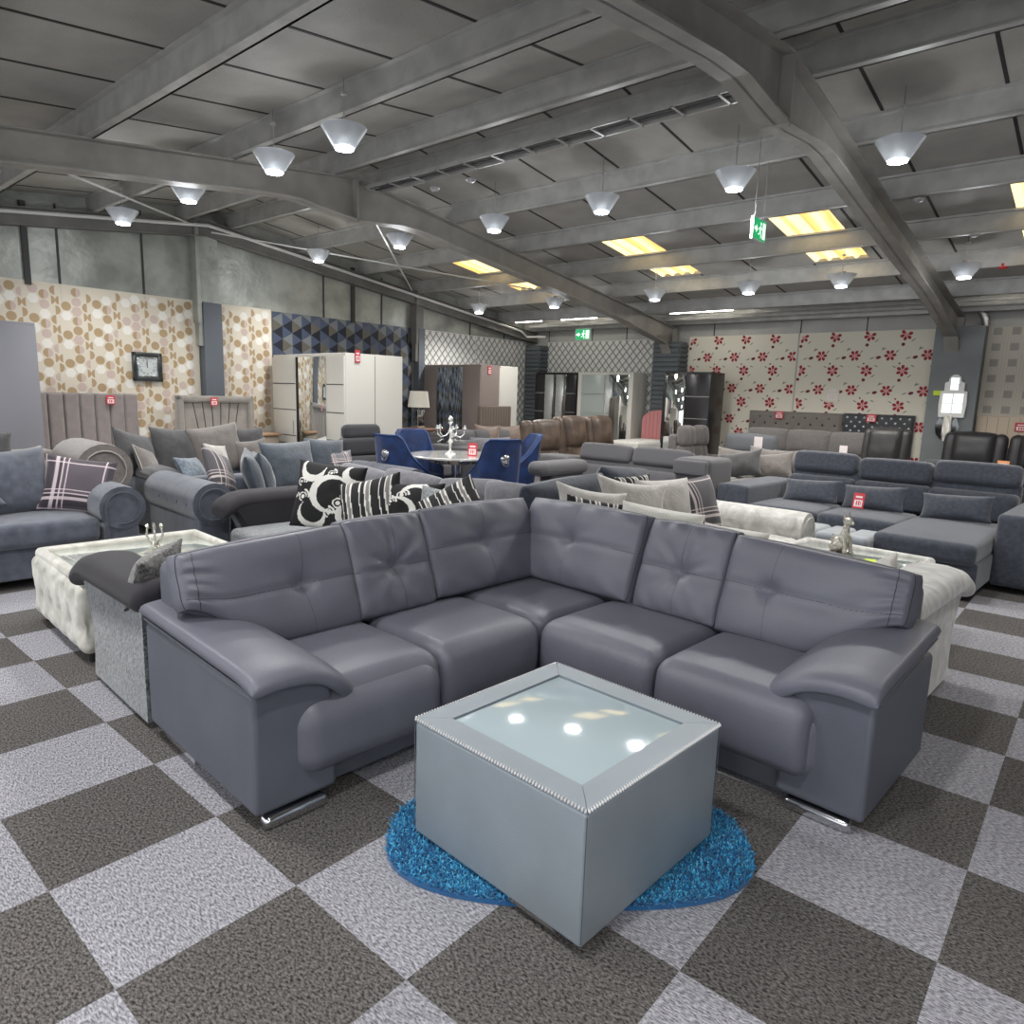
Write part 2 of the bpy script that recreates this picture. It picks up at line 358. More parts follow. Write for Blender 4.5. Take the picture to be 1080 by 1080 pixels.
g = G(); g.box(IMAX, IMAX + .2, JMIN, J0 + .2, 0, 3.75); g.box(IMAX - .01, IMAX, JMIN, J0, 0, 1.25, 1); st(g, 'wall_right', [mgrey, mteal])
# gable columns and grey boxing
mbox = mat('grey_boxing', (120, 124, 126), .6, nz=(3, .06)); mslat = mat('slatted_cladding', (96, 102, 106), .5)
for (j0, j1, mm) in ((4.52, 4.86, mfoil), (8.4, 8.62, mdark)):
    st(G().box(I0 - .0, I0 + .12, j0 + .02, j1 - .02, 2.0, zroof(j0) - .15).box(I0, I0 + .16, j0, j0 + .05, 2.3, zroof(j0) - .15), 'column', mm)
    st(G().box(I0, I0 + .14, j0 + .08, j1, 0, 2.58), 'column', mat('blue_grey_boxing', (98, 104, 112), .6))
st(G().box(-2.12, -1.52, J0 - .28, J0, 0, 2.6), 'column', mbox)
def slatted(i0, i1, j0, j1):
    g = G(); g.box(i0, i1, j0, j1, 0, 2.5)
    z = .02
    while z < 2.48: g.prism([(j0 - .002, z), (j0 - .025, z + .01), (j0 - .025, z + .055), (j0 - .002, z + .065)], i0, i1); g.prism([(i1 + .002, z), (i1 + .025, z + .01), (i1 + .025, z + .055), (i1 + .002, z + .065)], j0, j1, 'y'); z += .085
    st(g, 'column', mslat)
slatted(-6.62, -6.1, J0 - .3, J0); slatted(I0 + .02, I0 + .38, J0 - .3, J0)
# conduit along the gable, rods, pipes
mpipe = mat('white_conduit', (205, 205, 202), .4)
g = G(); g.tube([(I0 + .2, -2.5, zroof(-2.5) - .25), (I0 + .2, 4.69, zroof(4.69) - .25), (I0 + .2, 11.2, zroof(11.2) - .25), (I0 + .2, 11.4, 2.66), (I0 + .6, 11.5, 2.66)], .022, 8)
tag(st(g, 'conduit_pipe', mpipe, smooth=True), 'thin white conduit pipe following the gable roof line', 'pipe')
bpy.context.scene.collection.objects['conduit_pipe'].pop('kind', None)
for a, b in (((-6.35, 1.95, 3.06), (I0 + .15, 4.5, 3.55)), ((-6.35, 5.0, 3.25), (I0 + .15, 8.3, 3.2)), ((-6.35, 1.6, 2.95), (I0 + .15, -1.3, 2.75)), ((I0 + .15, 4.75, 3.5), (-6.35, 9.6, 2.95))):
    st(G().tube([a, b], .011, 6), 'bracing_rod', mpipe, smooth=True)
# cable tray along the ridge
g = G(); z = zroof(4.7) - .30
g.box(-6.2, -2.1, 4.74, 4.755, z, z + .035).box(-6.2, -2.1, 4.94, 4.955, z, z + .035)
i = -6.2
while i < -2.1: g.box(i, i + .02, 4.74, 4.955, z, z + .01); i += .35
for q in (4.80, 4.88): g.tube([(-6.2, q, z + .02), (-2.1, q, z + .02)], .010, 6, 1)
t = st(g, 'cable_tray', [mpurl, mat('cable_black', (70, 70, 72), .5)]); tag(t, 'long perforated metal cable tray running under the roof ridge', 'tray'); t.pop('kind', None)
# ---- wallpaper, each drop a printed sheet on the wall
def sheet(name, place, w, h, base, mats, pat):
    """pat(g) adds flat printed shapes in (x,z) of the sheet through poly(points, material)"""
    g = G(); g.add([(0, 0, 0), (w, 0, 0), (w, 0, h), (0, 0, h)], [(0, 1, 2, 3)], 0)
    def poly(pts, mi, d=.002):
        pts = [(min(w, max(0, x)), min(h, max(0, z))) for x, z in pts]
        ar = sum(pts[i][0] * pts[(i + 1) % len(pts)][1] - pts[(i + 1) % len(pts)][0] * pts[i][1] for i in range(len(pts)))
        if abs(ar) < 1e-6: return
        if ar < 0: pts = pts[::-1]
        g.add([(x, -d, z) for x, z in pts], [tuple(range(len(pts)))], mi)
    pat(poly, w, h)
    o = g.obj(name, [base] + mats, None, False); o.matrix_world = BROT @ place; o['kind'] = 'structure'; return o
rotL = lambda j, z0=0, off=.012: Matrix.Translation((I0 + off, j, z0)) @ Matrix.Rotation(PI / 2, 4, 'Z')     # sheet on gable wall, x runs along +j
rotB = lambda i, z0=0, off=.012: Matrix.Translation((i, J0 - off, z0))
cream = mat('paper_cream', (222, 213, 196), .75); tan = mat('paper_tan', (180, 155, 120), .7); pink = mat('paper_pink', (206, 186, 176), .7); pale = mat('paper_white', (238, 234, 226), .7)
def arc(cx, cz, r, a0, a1, n=10): return [(cx + r * cos(R(a0 + (a1 - a0) * k / n)), cz + r * sin(R(a0 + (a1 - a0) * k / n))) for k in range(n + 1)]
def circles(poly, w, h):
    rr = random.Random(3); s_ = .112; ny = int(h / s_) + 1; nx = int(w / s_) + 1
    for a in range(nx):
        for b in range(ny):
            if b * s_ < .2: continue
            x, z = (a + .5) * s_, (b + .5 + (.5 if a % 2 else 0)) * s_; r = s_ * .47; q = (a * 2 + b * 3) % 9
            u = rr.random()
            if z + r > h or x + r > w: continue
            if q in (0, 4): poly(arc(x, z, r, 0, 360, 16)[:-1], 1 if u < .75 else 2)
            elif q == 3: poly(arc(x, z, r, 90, 270), 1); poly(arc(x, z, r, -90, 90), 2)
            elif q == 5: poly(arc(x - r, z, r, -75, 75), 1); poly(arc(x + r, z, r, 105, 255), 1)
            elif q == 6: poly(arc(x, z, r * 1.15, 0, 360, 6)[:-1], 3 if u < .6 else 2)
            elif q == 2: poly(arc(x, z, r, -90, 90), 1)
            elif q in (1,): poly(arc(x, z, r * 1.15, 0, 360, 6)[:-1], 3)
            elif q == 8: poly(arc(x, z, r, 90, 270), 2 if u < .5 else 1)
for (ja, jb) in ((-3, 4.58), (4.86, 5.68)): sheet('wallpaper', rotL(ja), jb - ja, 2.6, cream, [tan, pink, pale], circles)
navy = [mat('paper_navy%d' % k, c, .45, metal=.2) for k, c in enumerate(((44, 50, 66), (72, 82, 104), (118, 122, 124), (98, 94, 84), (30, 34, 46), (86, 92, 106)))]
def cubes(poly, w, h):
    s_ = .19; hx = s_ * sqrt(3) / 2; rr = random.Random(5); row = 0; z = .2
    while z < h + s_:
        x = (hx if row % 2 else 0)
        while x < w + hx:
            def cl(p, mi):
                if all(0 <= a <= w and 0 <= b <= h for a, b in p): poly(p, mi)
                elif any(0 < a < w and 0 < b < h for a, b in p): poly(p, mi)
            # three rhombi, each split in two tones like brushed stripes
            c = (x, z); up = (x, z + s_); dn = (x, z - s_); ru = (x + hx, z + s_ / 2); rd = (x + hx, z - s_ / 2); lu = (x - hx, z + s_ / 2); ld = (x - hx, z - s_ / 2)
            cl([c, ru, up], 1); cl([c, up, lu], 4 if row % 2 else 2); cl([c, lu, ld], 1); cl([c, ld, dn], 4); cl([c, dn, rd], 3); cl([c, rd, ru], 2 if (row + int(x * 3)) % 3 else 5)
            x += 2 * hx
        z += 1.5 * s_; row += 1
sheet('wallpaper', rotL(5.7), 2.72, 2.58, navy[0], navy[1:], cubes)
lat0 = mat('paper_offwhite', (224, 223, 219), .7); lat1 = mat('paper_trellis', (122, 122, 122), .6); lat2 = mat('paper_trellis_pale', (166, 166, 165), .6)
def trellis(poly, w, h):
    dx, dz, t = .155, .175, .0095
    def line(x0, z0, x1, z1, mi, tt, d):
        # clip to sheet
        pts = [(x0, z0), (x1, z1)]; l = hyp(x1 - x0, z1 - z0); nx, nz_ = -(z1 - z0) / l * tt, (x1 - x0) / l * tt
        def clip(p, q):
            (ax, az), (bx, bz) = p, q; t0, t1 = 0, 1
            for (o, dd, lo, hi) in ((ax, bx - ax, .01, w - .01), (az, bz - az, .05, h - .01)):
                if abs(dd) < 1e-9: continue
                a, b = (lo - o) / dd, (hi - o) / dd
                if a > b: a, b = b, a
                t0, t1 = max(t0, a), min(t1, b)
            if t0 >= t1: return None
            return (ax + (bx - ax) * t0, az + (bz - az) * t0), (ax + (bx - ax) * t1, az + (bz - az) * t1)
        c = clip(*pts)
        if c:
            (ax, az), (bx, bz) = c; poly([(ax - nx, az - nz_), (bx - nx, bz - nz_), (bx + nx, bz + nz_), (ax + nx, az + nz_)], mi, d)
    K = h / dz
    k = -int(K) - 2
    while k * dx < w + K * dx:
        line(k * dx, 0, k * dx + K * dx, h, 1, t, .002); line(k * dx, 0, k * dx - K * dx, h, 1, t, .003)
        line(k * dx + .03, 0, k * dx + .03 + K * dx, h, 2, .004, .0025)
        k += 1
for (ja, jb) in ((8.62, 10.05), (10.06, 11.6)): sheet('wallpaper', rotL(ja), jb - ja, 2.58, lat0, [lat1, lat2], trellis)
sheet('wallpaper', rotB(I0 + .38), 2.7, 2.58, lat0, [lat1, lat2], trellis)
red = mat('paper_red', (158, 30, 40), .6); red2 = mat('paper_dark_red', (112, 26, 34), .6); leafm = mat('paper_leaf', (128, 130, 116), .7); pinkc = mat('paper_flower_heart', (226, 150, 150), .6); flc = mat('paper_flower_ground', (226, 220, 204), .7)
def flowers(poly, w, h):
    rr = random.Random(11); px_, pz = .5, .53
    def fl(x, z, s_, rot):
        for k in range(6):
            a = rot + k * PI / 3; c, d = cos(a), sin(a); pts = []
            for (u, v) in ((.2, 0), (.55, -.28), (.95, -.2), (1, .06), (.8, .26), (.5, .24)): pts.append((x + s_ * (u * c - v * d), z + s_ * (u * d + v * c)))
            if all(.0 <= p[0] <= w and 0 <= p[1] <= h for p in pts): poly(pts, 1, .002 + .0002 * k)
        if 0 < x < w and z < h: poly(arc(x, z, s_ * .28, 0, 360, 8)[:-1], 4, .004)
    def blob(x, z, a, b, rot, mi):
        p = [(x + a * cos(t) * cos(rot) - b * sin(t) * sin(rot), z + a * cos(t) * sin(rot) + b * sin(t) * cos(rot)) for t in (k * PI / 4 for k in range(8))]
        if all(0 <= q[0] <= w and 0 <= q[1] <= h for q in p): poly(p, mi)
    z = h - .07; row = 0
    while z > .3:
        x = .06 - (row % 2) * .0
        while x < w + .5:
            fl(x, z, .088, .3 + .2 * row); blob(x - .03, z - .14, .026, .026, 0, 2); blob(x + .1, z - .08, .035, .008, .7, 3); blob(x - .12, z + .06, .03, .008, -.5, 3)
            fl(x - .19, z - .30, .085, .1); blob(x - .35, z - .33, .038, .024, .3, 2); blob(x - .1, z - .24, .035, .008, .9, 3); blob(x + .06, z - .34, .035, .009, .4, 3); blob(x - .28, z - .2, .03, .008, .5, 3)
            blob(x - .05, z - .42, .014, .014, 0, 2); blob(x + .2, z - .2, .03, .008, 1.2, 3); blob(x + .13, z - .46, .03, .008, -.4, 3)
            x += px_
        z -= pz; row += 1
for (ia, ib) in ((-6.06, -4.12), (-4.10, -2.13)): sheet('wallpaper', rotB(ia), ib - ia, 2.6, flc, [red, red2, leafm, pinkc], flowers)
plc = mat('paper_oat', (196, 189, 178), .75); pl1 = mat('paper_grey_square', (158, 153, 146), .75); pl2 = mat('paper_crosshatch', (182, 175, 164), .75)
def squares(poly, w, h):
    s_ = .215; x = .06; a = 0
    while x < w:
        z = 1.2
        while z < h:
            if x + .1 < w and z + .1 < h: poly([(x, z), (x + .1, z), (x + .1, z + .1), (x, z + .1)], 1)
            z += s_
        x += s_
    x = .02
    while x < w:
        poly([(x, .9), (x + .006, .9), (x + .006, h), (x, h)], 2, .001); x += .036
for (ia, ib) in ((-1.52, .3), (.31, 2.5)): sheet('wallpaper', rotB(ia), ib - ia, 2.6, plc, [pl1, pl2], squares)
# ---- strip lights, high bay lamps
mled = mat('led_white', (255, 255, 255), .5, emit=((236, 242, 255), 26)); mtube = mat('tube_light', (255, 255, 255), .5, emit=((255, 250, 235), 16)); mhouse = mat('lamp_housing', (190, 190, 192), .35, metal=.6)
def refl_mat():
    m = mat('ribbed_reflector', (205, 209, 214), .28, metal=.3, bump=(40, .15)); b = m.node_tree.nodes['Principled BSDF']; b.inputs['Alpha'].default_value = .55; return m
mrefl = refl_mat()
def bay_lamp():
    r = empty('high_bay_lamp', (0, 0, 0))
    g = G(); g.lathe([(.205, 0), (.207, .006), (.1, -.16), (.095, -.165)], 40); nv = len(g.v)
    g.lathe([(.203, .0), (.093, -.163)], 40)
    g.obj('reflector', mrefl, r, True, 60)
    g = G(); g.lathe([(.0, .05), (.05, .05), (.055, .0), (.09, -.06), (.1, -.15), (.09, -.168), (0, -.168)], 24)
    for k in range(12):
        a = 2 * PI * k / 12; g.add([(.055 * cos(a) - .004 * sin(a), .055 * sin(a) + .004 * cos(a), 0), (.055 * cos(a) + .004 * sin(a), .055 * sin(a) - .004 * cos(a), 0), (.1 * cos(a), .1 * sin(a), -.1), (.06 * cos(a), .06 * sin(a), -.1)], [(0, 1, 2, 3)])
    g.obj('housing', mhouse, r)
    G().lathe([(0, -.172), (.085, -.171), (.083, -.18), (0, -.182)], 24).obj('led_disc', mled, r)
    G().tube([(0, 0, .05), (0, 0, .28)], .006, 6).lathe([(.03, .28), (.03, .3), (0, .3)], 10).obj('hook', mhouse, r)
    return r
proto = None
S78 = Matrix.Scale(.78, 4)
names = {3.2: 'row nearest the ridge', 5.75: 'middle row under the far roof slope', 9.05: 'far row above the back sofas'}
rows = [(3.2, [-8.4, -6.85, -5.35, -4.42], 3.155), (5.75, [-8.55, -6.85, -5.3, -3.93, -2.63, -1.42, .6], 3.18), (9.05, [-8.65, -7.0, -5.2, -3.83, -2.7, -1.45, .4], 2.85), (.6, [-7.5, -5.0, -3.0, -1.0, 1.5, 3.5], 2.9), (-1.8, [-6, -3, 0, 3], 2.6)]
pix = {(3.2, -8.4): 'unlit-looking shallow high bay lamp above the cream circle wallpaper', (3.2, -6.85): 'lit high bay lamp half hidden by the long steel beam', (3.2, -5.35): 'lit high bay lamp hanging in front of the long steel beam', (3.2, -4.42): 'lit high bay lamp at the top edge of the ceiling near the cable tray',
    (5.75, -8.55): 'high bay lamp in front of the upper foil wall beside the sloping conduit', (5.75, -6.85): 'lit high bay lamp under the far side of the left steel beam', (5.75, -5.3): 'lit high bay lamp just right of the left steel beam', (5.75, -3.93): 'lit high bay lamp above the pair of left skylights', (5.75, -2.63): 'lit high bay lamp left of the near green exit sign', (5.75, -1.42): 'largest lit high bay lamp, right of the right steel beam',
    (9.05, -8.65): 'small high bay lamp near the corner pipe, above the trellis wallpaper', (9.05, -7.0): 'small high bay lamp beside the left strip lights', (9.05, -5.2): 'small high bay lamp where the left steel beam comes down', (9.05, -3.83): 'small lit high bay lamp over the flower wallpaper, left one', (9.05, -2.7): 'small lit high bay lamp over the black headboard', (9.05, -1.45): 'small lit high bay lamp beside the foot of the right steel beam'}
for (j, is_, z) in rows:
    for i in is_:
        if proto is None: proto = bay_lamp(); o = proto
        else: o = copy_tree(proto)
        o.location = Wij(i, j, z + .14); o.scale = (.78, .78, .78); tag(o, pix.get((j, i), 'high bay lamp outside the photographed part of the ceiling'), 'lamp', 'high bay lamps under the roof')
        ld = bpy.data.lights.new('bay_light', 'SPOT'); ld.energy = 66 * LAMP; ld.spot_size = R(150); ld.spot_blend = .6; ld.shadow_soft_size = .1; ld.color = (1, .985, .96)
        l2 = bpy.data.lights.new('bay_glow', 'POINT'); l2.energy = 4.0 * LAMP; l2.shadow_soft_size = .12; l2.color = (.95, .98, 1)
        lp = bpy.data.objects.new('bay_glow', l2); C.objects.link(lp); lp.location = Wij(i, j, z - .10)
        lo = bpy.data.objects.new('bay_light', ld); C.objects.link(lo); lo.location = Wij(i, j, z - .02)
        gap = (zroof(j) - .01 - (z + .14)) / .78 - .30
        if gap > .03: G().tube([(0, 0, .3), (0, 0, .3 + gap)], .003, 5).obj('wire', mat('wire_grey', (120, 120, 120), .5), o)
for (i0, i1, z, j, lb) in ((-9.8, -8.75, 2.93, 10.95, 'leftmost strip light above the trellis wallpaper'), (-8.3, -7.45, 2.93, 10.95, 'short strip light just left of the left steel beam'), (-6.0, -4.85, 2.93, 10.95, 'strip light right of the left steel beam, over the flower wallpaper'), (-1.57, .2, 2.95, 10.75, 'rightmost strip light beyond the right steel beam')):
    i0 = max(i0, -9.45)
    t = thing('strip_light', lb, 'light', Wij((i0 + i1) / 2, j, z), -YAW, 'strip lights along the back wall'); h = (i1 - i0) / 2
    G().rb(-h, h, -.03, .03, .0, .05, .01).obj('fitting', mhouse, t); G().tube([(-h + .02, 0, -.012), (h - .02, 0, -.012)], .018, 8).obj('tube', mtube, t)
# exit signs
mgreen = mat('sign_green', (22, 150, 92), .4, emit=((20, 170, 100), .5)); mwhite = mat('sign_white', (240, 250, 240), .4, emit=((225, 255, 235), .7)); mframe = mat('sign_frame', (200, 205, 202), .4)
def exit_sign(label, i, j, z, rz, w, h, top):
    r = thing('exit_sign', label, 'sign', Wij(i, j, z), rz, 'hanging green exit signs')
    G().box(-w / 2, w / 2, -.012, .012, -h / 2, h / 2).obj('frame', mframe, r, False)
    for s_ in (-1, 1):
        g = G(); y = s_ * .014
        def q(pts, mi): 
            p = [(x * w, y + s_ * .0012 * mi, zz * h) for x, zz in pts]; g.add(p, [tuple(range(len(p)))] if s_ < 0 else [tuple(reversed(range(len(p))))], mi)
        q([(-.47, -.45), (.47, -.45), (.47, .45), (-.47, .45)], 0)
        q([(.2, -.36), (.42, -.36), (.42, .36), (.2, .36)], 1)                              # doorway
        q([(-.44, -.07), (-.3, -.07), (-.3, -.2), (-.16, 0), (-.3, .2), (-.3, .07), (-.44, .07)], 1)   # arrow
        c = (.06, .27); q([(c[0] + .045 * cos(k * PI / 4), c[1] + .09 * sin(k * PI / 4)) for k in range(8)], 1)   # runner
        q([(-.02, -.05), (.06, -.05), (.09, .16), (.0, .16)], 1); q([(.05, .1), (.15, .0), (.17, .04), (.08, .16)], 1); q([(-.1, .02), (-.08, -.02), (.01, .1), (0, .16)], 1)
        q([(.0, -.05), (.06, -.05), (.12, -.2), (.1, -.36), (.06, -.36), (.07, -.2)], 1); q([(-.02, -.05), (.03, -.05), (-.02, -.22), (-.12, -.24), (-.12, -.18), (-.05, -.17)], 1)
        g.obj('face', [mgreen, mwhite], r, False)
    for s_ in (-1, 1): G().tube([(s_ * w * .35, 0, h / 2), (s_ * w * .35, 0, top)], .0025, 5).obj('wire', mat('wire_grey', (120, 120, 120), .5), r)
exit_sign('green exit sign seen side-on, hanging on two wires near the skylights', -2.5, 6.0, 2.9, PI / 2 - YAW, .27, .18, .72)
exit_sign('small green exit sign hanging far off above the trellis wallpaper', -7.3, 10.3, 2.55, -YAW, .32, .2, .55)
r = thing('alarm_bell', 'small red alarm bell fixed under a purlin at the right', 'alarm', Wij(-1.18, 9.62, 3.04), 0); G().lathe([(0, -.03), (.04, -.03), (.055, -.01), (.055, .02), (.03, .05), (0, .05)], 14).obj('bell', mat('alarm_red', (170, 40, 40), .4), r)
for (x, y, z, lb) in ((-1.6, 7.3, 3.3, 'white smoke detector on the purlin right of the right steel beam'), (-1.3, 8.4, 3.17, 'smaller white smoke detector one purlin further back'), (-4.9, 4.98, 3.46, 'round white detector on the cable tray near the left beam'), (-5.4, 4.98, 3.46, 'second white detector on the cable tray nearest the left beam')):
    r = thing('smoke_detector', lb, 'detector', Wij(x, y, z), 0); G().lathe([(0, -.035), (.03, -.03), (.05, -.01), (.05, .0), (0, .0)], 14).obj('body', mhouse, r)
g = G(); pts = [Wij(-1.72, 11.72, 2.92), Wij(-1.62, 11.7, 2.86), Wij(-1.6, 11.68, 2.78), Wij(-1.55, 11.68, 2.7), Wij(-1.53, 11.7, 2.6)]
tag(g.tube(pts, [.05, .055, .05, .055, .05], 12).obj('flexible_duct', mat('silver_foil', (190, 190, 188), .3, metal=.7, bump=(50, .5))), 'crinkled silver flexible duct above the grey boxed column', 'duct')
# ================================================================= UPHOLSTERY
L_ = dict(bump=(420, .12))
leather = mat('dark_grey_leather', (99, 100, 111), .44, bump=(160, .12), nz=(5, .05)); leather_d = mat('dark_grey_leather_frame', (89, 92, 102), .48, bump=(160, .1), nz=(5, .05)); seam = mat('stitch_dark', (40, 42, 48), .6)
chrome = mat('chrome', (215, 215, 218), .12, metal=1); black = mat('black_base', (18, 18, 20), .6)
slate = mat('slate_blue_chenille', (64, 69, 80), .85, nz=(30, .22), bump=(200, .35), sheen=.35)
slate2 = mat('slate_blue_chenille_light', (80, 85, 97), .85, nz=(14, .22), bump=(180, .35), sheen=.4)
bluegrey = mat('blue_grey_plush', (76, 81, 93), .8, nz=(9, .2), bump=(150, .3), sheen=.4)
midgrey = mat('mid_grey_fabric', (91, 90, 93), .9, nz=(120, .12), bump=(300, .3), sheen=.2)
dkgrey = mat('charcoal_fabric', (58, 58, 62), .9, nz=(150, .15), bump=(300, .3), sheen=.2)
taupe = mat('taupe_grey_fabric', (98, 94, 92), .88, nz=(40, .12), bump=(200, .3), sheen=.3)
purp = mat('aubergine_black_suede', (33, 30, 37), .8, nz=(6, .12), bump=(250, .2), sheen=.08)
crush = mat('crushed_silver_velvet', (56, 60, 65), .5, nz=(38, .3), rgb2=(128, 133, 137), dist=1.6, sheen=.4, bump=(60, .4))
crushb = mat('crushed_blue_velvet', (72, 84, 98), .45, nz=(22, .3), rgb2=(112, 126, 138), dist=1.4, sheen=.4, bump=(60, .4))
crushd = mat('crushed_black_velvet', (30, 30, 32), .5, nz=(34, .3), rgb2=(120, 118, 115), dist=2.2, sheen=.3, bump=(60, .4))
silver = mat('pale_silver_velvet', (164, 162, 157), .5, nz=(7, .3), rgb2=(206, 205, 199), dist=1.2, sheen=.5, bump=(40, .25))
ivory = mat('ivory_velvet', (176, 173, 163), .55, nz=(8, .3), rgb2=(206, 204, 194), dist=1, sheen=.4, bump=(40, .3))
lilac = mat('lilac_grey_chenille', (112, 111, 117), .9, nz=(30, .15), bump=(160, .4), sheen=.4)
denim = mat('deep_slate_chenille', (50, 56, 69), .9, nz=(34, .3), bump=(160, .5), sheen=.4)
brown = mat('brown_aged_leather', (90, 76, 66), .42, nz=(5, .35), bump=(90, .2)); blackl = mat('black_leather', (48, 47, 49), .42, nz=(6, .1), bump=(120, .15)); darkl = mat('espresso_leather', (50, 48, 47), .45, nz=(6, .1), bump=(120, .15))
blue = mat('royal_blue_velvet', (12, 42, 90), .6, nz=(9, .35), bump=(60, .2), sheen=.15)
pip = mat('piping_pale', (172, 168, 162), .7)
def piece(g, name, m, root, T=None, **k): return g.obj(name, m, root, T=T, **k)
def arm(root, T, kind, D, aw, ah, side, s):
    """side -1 left, +1 right; arm occupies x 0..aw outward from the seat edge (local x before mirroring)"""
    m = s.get('arm', s['fab']); q = Matrix.Scale(-1, 4, (1, 0, 0)) if side < 0 else Matrix()
    def put(g, name, mm, TT=Matrix()):
        if side < 0:
            g.v = [(-x, y, z) for x, y, z in g.v]; g.f = [tuple(reversed(f)) for f in g.f]
            off = Matrix.Translation((-s['_x'], 0, 0))
        else: off = Matrix.Translation((s['_x'], 0, 0))
        return g.obj(name, mm, root if not isinstance(root, tuple) else root, T=T @ off)
    if kind == 'box':
        return put(G().rb(0, aw, 0, D, .05, ah, .035, 3, 2, lambda p, u: (p[0], p[1], p[2] + (.008 * (1 - u[0] ** 2) if u[2] > .5 else 0))), 'arm', m)
    if kind == 'roll':
        rr = aw * .56; g = G(); g.rb(.02, aw - .04, 0.01, D, .06, ah - rr, .02, 2)
        prof = [(0, 0)]; n = 10
        g.tube([(aw * .5, y, ah - rr) for y in [0 + (D - .04) * k / n for k in range(n + 1)]], [rr * (.97 if k in (0, n) else 1) for k in range(n + 1)], 20)
        a = put(g, 'arm', m)
        g = G(); c = (aw * .5, -.004, ah - rr); sc = [(c[0] + .0 + rr * .72 * cos(t), -.012, c[2] + rr * .72 * sin(t)) for t in [R(-100 + 25 * k) for k in range(13)]]
        g.tube([(c[0] - rr * .62, -.012, .1)] + [(c[0] - rr * .70, -.012, c[2] - .1)] + [(c[0] + rr * .72 * cos(t), -.012, c[2] + rr * .72 * sin(t)) for t in [R(180 - 22 * k) for k in range(14)]], .006, 6)
        f = put(g, 'piping', s.get('pip', m))
        if s.get('buttons'):
            g = G()
            for k in range(4): g.lathe([(0, -.004), (.016, -.002), (.012, .006), (0, .008)], 8, M=Tm(aw * .5 + rr * .98, .12 + k * .2, ah - rr, ry=PI / 2))
            put(g, 'button', s.get('pip', m))
        return a
    if kind == 'flare':        # crushed velvet side with curved front and a long padded top
        sm = s.get('side', m); n = 10
        poly = [(D, .03), (.16, .03)] + [(.16 - .0 + (.0) + (-.14) * ((k / n) ** 2.2) + .0 * k, .03 + (ah - .10) * k / n) for k in range(1, n + 1)] + [(D, ah - .07)]
        poly = [(y + .05 * sin(PI * min(1, max(0, (z - .03) / (ah - .1)))) * (1 if y < D * .5 else 0), z) for y, z in poly]
        g = G(); g.prism(poly, aw * .55, aw - .01, 'x'); a = put(g, 'side_panel', sm)
        g = G(); g.prism([(y + (.012 if y < D * .5 else 0), z) for y, z in poly], -.012, aw * .55, 'x'); put(g, 'arm', m)
        def fn(p, u):
            y = (u[1] + 1) / 2; x, yy, z = p
            z += .05 * (1 - y) ** 2 * -1 * 0 + (.035 * (1 - u[0] ** 2) if u[2] > 0 else 0) + .0
            z -= .09 * max(0, (.22 - y) / .22) ** 2
            x += .02 * (1 - y) * u[0]
            return (x, yy, z)
        return put(G().rb(-.0, aw + .02, -.03, D - (.0), ah - .11, ah - .01, .05, 4, (2, 10, 1), fn), 'arm_pad', m)
    if kind == 'puff':
        def fn(p, u):
            x, y, z = p; f = (u[1] + 1) / 2
            z -= .10 * max(0, (.35 - f) / .35) ** 2 * (1 if u[2] > 0 else 0); return (x * (1 + .06 * cos(u[1] * 2) * (1 if u[2] > -.2 else 0)), y, z)
        a = put(G().rb(0.02, aw - .02, .05, D, .05, ah - .1, .05, 3, 2), 'arm', m)
        put(G().rb(-.01, aw + .02, .0, D - .1, ah - .2, ah, .09, 4, (1, 6, 1), fn), 'arm_pad', m); return a
    if kind == 'slab':
        a = put(G().rb(0.0, aw, .05, D, .05, ah - .12, .04, 3, 2), 'arm', m)
        put(G().rb(-.03, aw + .02, -.03, D * .8, ah - .13, ah, .055, 4, 2), 'arm_pad', m); return a
